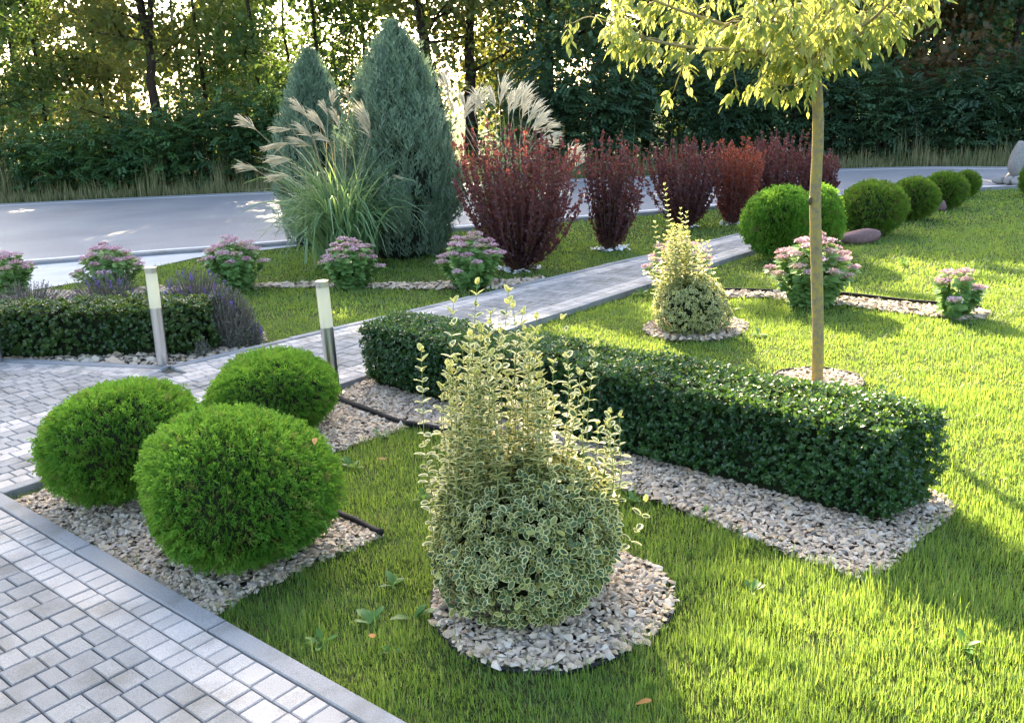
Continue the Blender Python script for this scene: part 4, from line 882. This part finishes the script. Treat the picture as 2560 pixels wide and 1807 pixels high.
# ---- rocks
def rock(name, label, c, r, seed, mat, rot=0.0, tilt=0.0, flat=None, cat='rock'):
    import bmesh
    bm = bmesh.new(); bmesh.ops.create_icosphere(bm, subdivisions=3, radius=1); rr = np.random.default_rng(seed); ax = unit(rr.normal(0, 1, (14, 3))); am = rr.uniform(.55, .95, 14)
    for v in bm.verts:
        d = np.array(v.co); s = 1.0
        for a, m_ in zip(ax, am):
            q = d @ a
            if q > 0: s = min(s, m_ / max(q, .35))
        s = .75 * min(s, 1.0) + .25 + rr.normal(0, .012); v.co = Vector(d * s)
    me = bpy.data.meshes.new(name); bm.to_mesh(me); bm.free(); me.materials.append(M[mat])
    for p in me.polygons: p.use_smooth = True
    o = link(name, me, loc=[float(q) for q in c], label=label, category=cat); o.scale = r; o.rotation_euler = (tilt, 0, rot); return o
bb = G(2284, 412)
rock('boulder', 'upright rounded grey boulder on smaller stones at the right picture edge', (bb[0] + .04, bb[1] + .1, .43), (.235, .22, .36), 1, 'rock', .3)
for i, (x, y, s) in enumerate(((2246, 413, .13), (2268, 414, .15), (2292, 416, .17), (2280, 408, .2), (2310, 412, .2))):
    p = G(x, y); rock('base_stone', ['leftmost small stone under the boulder', 'pale flat stone in front under the boulder', 'pale stone at the right foot of the boulder', 'large support stone beneath the boulder', 'support stone at the right edge beneath the boulder'][i], (p[0], p[1] + .1, s * .35), (s, s * .8, s * .65), 10 + i, 'rock', i * 1.1)
p = G(1930, 540); rock('flat_rock', 'flat reddish slate rock lying before the largest browned thuja globe', (p[0], p[1], .055), (.30, .16, .10), 21, 'slate', .25)
p = G(1893, 541); rock('flat_rock', 'thin lower slab at the left end of the reddish slate', (p[0], p[1], .02), (.2, .15, .06), 23, 'slate', .1)
p = G(2112, 470); rock('small_rock', 'small pinkish stone between the second and third thuja of the lawn row', (p[0], p[1], .05), (.07, .06, .09), 22, 'slate', .5)

# ---- lawn grass
def lawn_ok(x, y):
    k = np.ones(x.shape, bool); P2 = np.stack([x, y], 1) - O2; s, t = P2 @ EJ, P2 @ EK
    k &= ~((s < .004 - .02 * rng.uniform(0, 1, s.shape) ** 3) & (t > -.3)); k &= ~((t < .004) & (t > t_far(s) - .004) & (s < S_END)); k &= ~((s < sB) & (t < 0) & (t > t_far(s) - .5))
    for pl in (BED_A, CIRC, TBED, E2BED, LBED, STRIP_L, STRIP_R):
        i_ = inpoly(x, y, pl)
        if i_.any(): j_ = np.where(i_)[0]; d_ = seg_dist(x[j_], y[j_], pl); i_[j_[d_ < .05 * rng.uniform(0, 1, len(j_)) ** 1.5]] = False
        k &= ~i_
    yn = np.interp(x, RN[:, 0], RN[:, 1]); k &= y < yn - .2; k &= ~inpoly(x, y, pave_poly)
    for c, r in RINGS: k &= np.hypot(x - c[0], y - c[1]) > r * .8
    k &= ~inpoly(x, y, HEDGE_R); return k
def in_view(x, y, mg=1000):
    px, py, w = proj(np.c_[x, y, np.zeros_like(x)]); return (w > .3) & (px > -mg) & (px < 2296 + mg) & (py < 1621 + mg)
g = Geo()
T_B3 = tfm([(-.5, 0, 0), (.5, 0, 0), (.38, .55, .12), (-.38, .55, .12), (0, 1, .42)], [(0, 1, 2, 3), (3, 2, 4)])
T_B1 = tfm([(-.5, 0, 0), (.5, 0, 0), (0, 1, .25)], [(0, 1, 2)])
nb = 0
for (r0, r1, dens, w, h, T) in ((1.9, 3.6, 20500, .0032, .038, T_B3), (3.6, 5.2, 12500, .0041, .033, T_B3), (5.2, 8.0, 8200, .0066, .029, T_B1), (8.0, 12.0, 2800, .011, .032, T_B1), (12.0, 19.0, 900, .020, .034, T_B1)):
    x0, x1 = -.75 * r1 - 1.9, .75 * r1 + 1.9; N = int((x1 - x0) * (r1 - r0) * dens); x = rng.uniform(x0, x1, N); y = rng.uniform(r0, r1, N)
    k = in_view(x, y) & (in_view(x, y, 130) | (rng.uniform(0, 1, N) < .42)); x, y = x[k], y[k]; k = lawn_ok(x, y); x, y = x[k], y[k]
    tuft = .5 + .5 * np.sin(x * 9 + 3 * np.sin(y * 5)) * np.sin(y * 11 + 2 * np.sin(x * 7)); big = .5 + .5 * np.sin(x * 1.9 + 1.3 * np.sin(y * 1.3)) * np.cos(y * 2.1 + np.sin(x * 1.7))
    keep = rng.uniform(0, 1, len(x)) < .62 + .38 * tuft
    bare = np.exp(-((x - .98) ** 2 + ((y - 2.62) * 1.3) ** 2) / .008); keep &= rng.uniform(0, 1, len(x)) > bare * .85
    x, y, tuft, big, bare = x[keep], y[keep], tuft[keep], big[keep], bare[keep]; N = len(x); nb += N
    a = 3 * np.sin(x * 3.1 + 2 * np.sin(y * 2.3)) + 3 * np.sin(y * 4.1 + 1.5 * np.sin(x * 3.7)) + rng.normal(0, 1.2, N); lean = np.abs(rng.normal(0, .95, N)) + .12; f = unit(np.c_[np.cos(a) * lean, np.sin(a) * lean, np.ones(N)]); nr = unit(np.c_[-np.cos(a), -np.sin(a), np.full(N, .3)])
    hh = h * (.42 + .38 * tuft + .3 * big) * np.exp(rng.normal(0, .28, N)); co_ = rng.uniform(0, 1, N) < .05; hh = np.where(co_, hh * 1.75, hh); wf = np.where(co_, 1.5, 1.0) * np.where(in_view(x, y, 130), 1.0, 1.9)
    rn = np.clip(.36 + .18 * (big - .5) + .12 * (tuft - .5) + rng.normal(0, .24, N), 0, .82); dry = rng.uniform(0, 1, N) < .11 + .10 * (big < .3) + .6 * bare; rn = np.where(dry, rng.uniform(.85, 1, N), rn)
    g.inst(T, np.c_[x, y, np.full(N, ZG + .001)], f, nr, np.stack([w * wf * rng.uniform(.7, 1.3, N), hh, hh], 1), {'rnd': rn})
print('blades', nb)
link('lawn_grass', g.mesh('lawn_grass', M['grass']), kind='stuff', label='short green lawn grass covering the garden', category='grass')

# ---- broad-leaved weeds in the lawn
T_W = tfm([(0, 0, 0), (.10, .15, .02), (.20, .45, .06), (.24, .7, .04), (.12, .92, -.02), (0, 1, -.06), (-.12, .92, -.02), (-.24, .7, .04), (-.20, .45, .06), (-.10, .15, .02), (0, .45, .0), (0, .75, .0)], [(0, 1, 2, 10), (10, 2, 3, 11), (11, 3, 4, 5), (0, 10, 8, 9), (10, 11, 7, 8), (11, 5, 6, 7)])
def weed(px, py, n_, L, label, seed):
    r = np.random.default_rng(seed); b = G(px, py); root = thing('lawn_weed', label, 'weed', (b[0], b[1], ZG), 'broad-leaved weeds in the lawn')
    for k in range(n_ + 3):
        a = r.uniform(0, 2 * pi); g = Geo(); e = r.uniform(.1, 1.3); g.inst(T_W, np.array([[b[0], b[1], ZG + .012]]), np.array([[cos(a), sin(a), e * .8]]), np.array([[-cos(a) * e, -sin(a) * e, 1.]]), np.array([[.72, 1, 1]]) * L * r.uniform(.35, .85), {'rnd': [r.uniform(0, .6)]}); part(g, 'leaf', M['weed'], root, True)
for i, a in enumerate([(925, 1375, 4, .12, 'large lobed weed at the left rim of the round gravel bed'), (880, 1300, 6, .09, 'weed rosette between the nearest clipped globe and the round bed'), (830, 1385, 5, .10, 'weed in the shaded grass left of the round gravel bed'), (720, 1430, 6, .09, 'low weed in the grass near the front kerb'), (880, 1450, 4, .07, 'small yellowish weed in the front grass'),
                       (790, 1040, 4, .10, 'upright weed at the right side of the nearest clipped globe'), (855, 970, 4, .09, 'weed growing at the black edging pipe'), (1420, 1115, 5, .09, 'weed rosette between the round bed and the hedge gravel'), (1570, 1140, 4, .08, 'weed at the rim of the hedge gravel'), (1685, 1315, 3, .08, 'single weed in the sunny grass right of the round bed'), (2160, 1440, 5, .09, 'weed in the lawn at the lower right'), (950, 1110, 4, .08, 'small weed left of the large cream-edged shrub'),
                       (2030, 590, 7, .16, 'dark weed tuft on the far right lawn'), (1640, 690, 6, .12, 'weed tuft at the path edge by the smaller cream-edged shrub'), (1440, 655, 7, .12, 'dark weed tuft between the path and the smaller cream-edged shrub'), (1700, 745, 6, .10, 'pale weed tuft in the sunny lawn left of the trunk')]): weed(*a, seed=200 + i)
# ---- fallen leaves
for i, (px, py, z, lb) in enumerate([(1425, 1578, .02, 'dry brown leaf fallen on the front grass'), (705, 997, .47, 'orange leaf lying on the nearest clipped globe'), (868, 1030, .0, 'orange leaf on the gravel beside the rear clipped globe'), (830, 1420, .02, 'small tan leaf fallen in the grass left of the round bed')]):
    p = G(px, py, z); g = Geo(); a = i * 1.7; g.inst(T_W, p[None], np.array([[cos(a), sin(a), .3]]), np.array([[0, 0, 1.]]), np.array([.05]), {'rnd': [.5]}); link('fallen_leaf', g.mesh('fallen_leaf', M['fallen'], True), label=lb, category='leaf', group='fallen leaves')

# ================================================================== THE WOOD BEYOND THE ROAD
def yfar(x): return float(np.interp(x, RF[:, 0], RF[:, 1]))
def wood_tree(x, y, H, label, seed, mat, tr=.16, low=1.5, spread=2.6, nl=5200, lean=(0, 0), fork=None, leaf=.15, name='woodland_tree', dens_low=.72, gap=None):
    r = np.random.default_rng(seed); root = thing(name, label, 'tree', (x, y, ZG), 'trees of the wood beyond the road'); g = Geo(); n_ = 10; u = np.linspace(0, 1, n_); top = H * (.62 if fork is None else fork / 1.0 / H if False else .62)
    hz = top if fork is None else fork
    p = np.c_[x + lean[0] * u * hz + r.normal(0, .06, n_) * u, y + lean[1] * u * hz + r.normal(0, .06, n_) * u, ZG + u * hz]; g.tube(p, tr * (1.15 - .5 * u) + .05 * np.exp(-u * 14), 9)
    ends = []
    nm = 3 if fork is not None else 2
    for k in range(nm):                                            # leaders above the fork
        a = 2 * pi * k / nm + r.uniform(-.4, .4); e = p[-1] + np.array([cos(a) * spread * .45, sin(a) * spread * .3, H - hz]) * r.uniform(.75, 1.0); c = p[-1] + np.array([cos(a) * spread * .3, sin(a) * spread * .2, (H - hz) * .45]); l = smooth_open([p[-1], c, e], 6); g.tube(l, np.linspace(tr * .52, .02, len(l)), 7); ends += [l[j] for j in range(3, len(l))]
    for k in range(15):                                            # side limbs
        z = low + (H * .86 - low) * (k + r.uniform(0, 1)) / 15; j = min(n_ - 1, int(z / hz * (n_ - 1))) if z < hz else n_ - 1; s = p[j] + np.array([0, 0, max(0, z - hz)]) * .8; a = r.uniform(0, 2 * pi); L = spread * (1 - .55 * z / H) * r.uniform(.6, 1.15)
        e = s + np.array([cos(a) * L, sin(a) * L, L * r.uniform(.1, .6)]); l = smooth_open([s, (s + e) / 2 + r.normal(0, .15, 3), e], 4); g.tube(l, np.linspace(tr * .26, .012, len(l)), 5); ends += [l[q] for q in range(2, len(l))]
        for q in range(2):
            e2 = l[4] + unit(r.normal(0, 1, 3) + [0, 0, .2]) * L * .45; g.tube([l[4], (l[4] + e2) / 2 + r.normal(0, .05, 3), e2], [.02, .014, .007], 4); ends += [e2, (l[4] + e2) / 2]
    part(g, 'trunk', M['bark'], root, True)
    ends = np.array(ends); lo_ = ends[:, 2] < 7.5; pr = np.where(lo_, dens_low / max(1, lo_.sum()), (1 - dens_low) / max(1, (~lo_).sum())); pr /= pr.sum(); c = ends[r.choice(len(ends), nl, p=pr)]
    cl = r.normal(0, 1, (nl, 3)) * np.array([.5, .5, .33]); P = c + cl; P[:, 2] = np.maximum(P[:, 2], .2)
    if gap: kp = ~((P[:, 2] > gap[0]) & (P[:, 2] < gap[1]) & (r.uniform(0, 1, nl) < .85)); P, c = P[kp], c[kp]; nl = len(P)  # thins the unseen upper crown to let sun through
    hi = P[:, 2] > 8
    sz = np.where(hi, leaf * 3.4, leaf) * np.exp(r.normal(0, .3, nl)); f = unit(r.normal(0, 1, (nl, 3)) + [0, 0, -.25]); nr = unit(r.normal(0, .8, (nl, 3)) + [0, 0, .8]); gl = Geo()
    gl.inst(T_DIA, P, f, nr, np.stack([sz * .85, sz * 1.1, sz], 1), {'rnd': np.clip(.45 + .25 * np.sin(c[:, 0] * 2.1 + seed) * np.sin(c[:, 2] * 1.7) + r.normal(0, .2, nl), 0, 1)}); part(gl, 'crown', M[mat], root, kind='stuff')
def pinnate(k=7):
    v, f = [], []
    def lf(x, y, an, L):
        i = len(v); dx, dy = sin(an), cos(an); w = L * .27
        v.extend([(x, y, 0), (x + dx * L * .5 + dy * w, y + dy * L * .5 - dx * w, .03), (x + dx * L, y + dy * L, -.04), (x + dx * L * .5 - dy * w, y + dy * L * .5 + dx * w, .03)]); f.append((i, i + 1, i + 2, i + 3))
    for q in range(k):
        t = .2 + .75 * q / k; lf(0, t, 1.2, .26); lf(0, t, -1.2, .26)
    lf(0, .95, 0, .24); v2 = [(a, b, c - .28 * b * b) for a, b, c in v]; return tfm(v2, f)
T_PIN = pinnate(5)
def wood_shrub(x, y, H, W, label, seed, mat, nlv=700, leaf=.42, name='woodland_shrub', pin=True):
    r = np.random.default_rng(seed); root = thing(name, label, 'shrub', (x, y, ZG), 'undergrowth at the edge of the wood'); g = Geo(); gl = Geo(); pts = []
    for k in range(11):
        a = r.uniform(0, 2 * pi); o = r.uniform(.1, 1); e = np.array([x + cos(a) * W * o, y + sin(a) * W * .7 * o, H * (1 - .4 * o * o) * r.uniform(.75, 1.05)]); s = np.array([x + cos(a) * W * .25 * o, y + sin(a) * .2 * o, ZG]); l = smooth_open([s, s + (e - s) * .5 + [0, 0, .15], e], 6); g.tube(l, np.linspace(.028, .007, len(l)), 5); pts += [q for q in l[2:]]
    part(g, 'stems', M['bark'], root); pts = np.array(pts); c = pts[r.integers(0, len(pts), nlv)]; P = c + r.normal(0, .20, (nlv, 3)) * [1.3, 1, .8]; P[:, 2] = np.maximum(P[:, 2], .08); a = r.uniform(0, 2 * pi, nlv)
    f = unit(np.c_[np.cos(a), np.sin(a), r.normal(.15, .3, nlv)]); nr = unit(np.c_[r.normal(0, .3, (nlv, 2)), np.ones(nlv)]); sz = leaf * r.uniform(.6, 1.2, nlv); rn = np.clip(.4 + .4 * (P[:, 2] / H - .5) * 0 + .3 * np.sin(c[:, 0] * 3 + seed) + r.normal(0, .2, nlv), 0, 1)
    gl.inst(T_PIN if pin else T_OVAL, P, f, nr, sz if pin else sz * .42, {'rnd': rn}); part(gl, 'foliage', M[mat], root, kind='stuff')
def at(px, Y): v = ray(px, 300); return CAM[0] + v[0] * (Y / v[1])
# left: taller, open crowns with sky between; right: lower and dense
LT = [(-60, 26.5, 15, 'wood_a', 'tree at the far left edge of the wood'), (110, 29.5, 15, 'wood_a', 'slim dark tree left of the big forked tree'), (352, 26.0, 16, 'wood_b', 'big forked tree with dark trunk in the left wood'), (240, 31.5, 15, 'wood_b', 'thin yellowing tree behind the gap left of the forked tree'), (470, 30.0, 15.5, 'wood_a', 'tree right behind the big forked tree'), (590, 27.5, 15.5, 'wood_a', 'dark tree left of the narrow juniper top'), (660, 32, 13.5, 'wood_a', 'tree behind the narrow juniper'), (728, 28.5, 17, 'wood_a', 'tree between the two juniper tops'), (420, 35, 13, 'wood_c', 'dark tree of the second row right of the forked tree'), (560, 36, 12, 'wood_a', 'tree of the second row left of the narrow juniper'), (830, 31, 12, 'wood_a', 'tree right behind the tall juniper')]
for i, (px, Y, H, mt, lb) in enumerate(LT):
    wood_tree(at(px, Y), Y, H, lb, 300 + i, mt, .16 if i == 2 else .055, .9, 2.9, 8000, fork=3.7 if i == 2 else None, leaf=.125, dens_low=.62, gap=(5.7, 9.3) if i > 2 else None)  # heights and unseen crown gaps shaped for sun on road, shade on paving
CT = [(1003, 26.0, 10.0, 'wood_b', 'leaning dark trunked tree right of the tall juniper', (-.14, 0), 4.6), (1052, 27.0, 10.2, 'wood_b', 'thick dark trunked tree behind the silvery plumes', (.05, 0), 4.2), (900, 33, 11, 'wood_b', 'sunlit yellow tree behind the tall juniper top', (0, 0), None), (1130, 31, 11, 'wood_b', 'sunlit yellow-green tree behind the silvery plumes', (0, 0), None)]
for i, (px, Y, H, mt, lb, ln, fk) in enumerate(CT):
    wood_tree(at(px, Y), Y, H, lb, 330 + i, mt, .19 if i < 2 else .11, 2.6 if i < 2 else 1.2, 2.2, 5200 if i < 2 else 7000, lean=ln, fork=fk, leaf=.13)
RT = [(1235, 27, 9.6, 'wood_c', 'dark tree left of the young tree crown'), (1345, 30, 10, 'wood_c', 'dark tree behind the left branch of the young tree'), (1450, 26.8, 9.4, 'wood_c', 'dense dark tree above the wide barberry'), (1560, 30, 10, 'wood_a', 'tree behind the middle of the long left branch'), (1660, 26.5, 9.4, 'wood_c', 'dense dark tree above the orange barberry'), (1790, 29.5, 10, 'wood_c', 'dark tree behind the fork of the young tree'), (1890, 26.8, 9.2, 'wood_c', 'dark tree right of the young trunk'), (1985, 30, 10, 'wood_a', 'tree behind the right crown of the young tree'),
      (2080, 26.2, 8.8, 'brown_leaf', 'browning tree at right behind the road'), (2170, 29, 9.8, 'wood_c', 'dark tree behind the browning tree'), (2260, 26, 9.2, 'wood_c', 'dense dark tree at the right picture edge'), (2400, 27, 9.6, 'wood_c', 'dark tree cut by the right picture edge'), (2340, 31, 10, 'wood_a', 'tree far behind the boulder')]
for i, (px, Y, H, mt, lb) in enumerate(RT):
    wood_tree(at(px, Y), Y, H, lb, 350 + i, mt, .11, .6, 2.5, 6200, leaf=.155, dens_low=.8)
BK = [(60, 40, 13), (300, 42, 12), (520, 41, 13), (1220, 38, 11), (1500, 39, 11), (1750, 38, 11), (2000, 39, 11), (2250, 38, 11)]
for i, (px, Y, H) in enumerate(BK):
    wood_tree(at(px, Y), Y, H, ['sunlit tree deep in the wood at far left', 'sunlit tree seen through the forked tree', 'tree deep in the wood left of the narrow juniper', 'tree deep in the wood right of the silvery plumes', 'tree deep in the wood behind the long left branch', 'tree deep in the wood behind the young tree', 'tree deep in the wood behind the right crown', 'tree deep in the wood at far right'][i], 380 + i, 'wood_b' if i < 4 else 'wood_a', .12, .5, 3.4, 5200, leaf=.25, dens_low=.85)
SH = [(-40, 24.6, 2.6, 1.6), (60, 24.2, 2.0, 1.3), (140, 24.6, 2.4, 1.3), (215, 24.0, 1.7, 1.1), (275, 24.5, 2.1, 1.2), (345, 24.3, 1.9, 1.1), (410, 24.8, 2.2, 1.2), (485, 24.6, 2.9, 1.4), (560, 24.4, 2.2, 1.2), (640, 24.6, 2.7, 1.3), (1215, 24.6, 2.9, 1.3), (1300, 24.8, 3.0, 1.4), (1400, 24.6, 3.1, 1.5), (1500, 24.8, 2.8, 1.4), (1600, 24.6, 3.0, 1.4), (1700, 24.8, 2.8, 1.4), (1790, 24.6, 2.9, 1.4), (1880, 24.4, 2.6, 1.3), (1965, 24.2, 2.6, 1.2), (2050, 24.0, 2.2, 1.2), (2140, 23.8, 2.4, 1.2), (2220, 23.8, 2.6, 1.2), (2310, 23.6, 2.7, 1.2), (2390, 23.6, 2.7, 1.2)]
NEARBY = ['at the far left edge', 'second from the left edge', 'left of the pinnate sapling group', 'in the middle left', 'left of the forked trunk', 'at the foot of the forked trunk', 'right of the forked trunk', 'in front of the dark gap left of the plumes', 'left of the lowest tan plume', 'behind the tan plumes', 'right of the silvery plumes', 'above the narrow barberry', 'left above the wide barberry', 'right above the wide barberry', 'above the orange barberry', 'above the purple barberry', 'just left of the young trunk', 'just right of the young trunk', 'above the largest browned globe', 'above the second browned globe', 'above the far thuja globes', 'left of the boulder', 'right behind the boulder', 'cut by the right picture edge']
for i, (px, Y, H, W) in enumerate(SH):
    lft = i < 10; wood_shrub(at(px, Y), Y, H, W, ('robinia-like sapling with feathery leaves ' if lft else 'dark leafy undergrowth shrub ') + NEARBY[i], 400 + i, 'sapling' if lft else 'wood_c', 640 if lft else 660, .37 if lft else .42)
# verge of tall dry grass on the far side of the road
g = Geo(); N = 16000; x = rng.uniform(-18, 20, N); y = np.interp(x, RF[:, 0], RF[:, 1]) + .12 + rng.uniform(0, 1, N) ** 1.3 * 2.6; hh = (.10 + .30 * np.clip((y - np.interp(x, RF[:, 0], RF[:, 1])) / 1.6, 0, 1)) * np.exp(rng.normal(0, .35, N)); a = rng.uniform(0, 2 * pi, N)
hh = hh * np.where(x > 4, .7, 1.0); hh = np.where(np.sin(x * 2.3) * np.sin(x * .9 + 1) > .55, hh * 2.0, hh)
g.inst(T_B3, np.c_[x, y, np.full(N, ZG)], unit(np.c_[np.cos(a) * .35, np.sin(a) * .35, np.ones(N)]), unit(np.c_[-np.cos(a), -np.sin(a), np.full(N, .3)]), np.stack([np.full(N, .022), hh, hh], 1), {'rnd': np.clip(rng.normal(.5, .28, N), 0, 1)})
link('verge_grass', g.mesh('verge_grass', M['verge']), kind='stuff', label='tall half-dry grass on the verge along the far side of the road', category='grass')
print('objects', len(bpy.data.objects), 'tris', sum(len(o.data.loops) - 2 * len(o.data.polygons) for o in bpy.data.objects if o.type == 'MESH'))
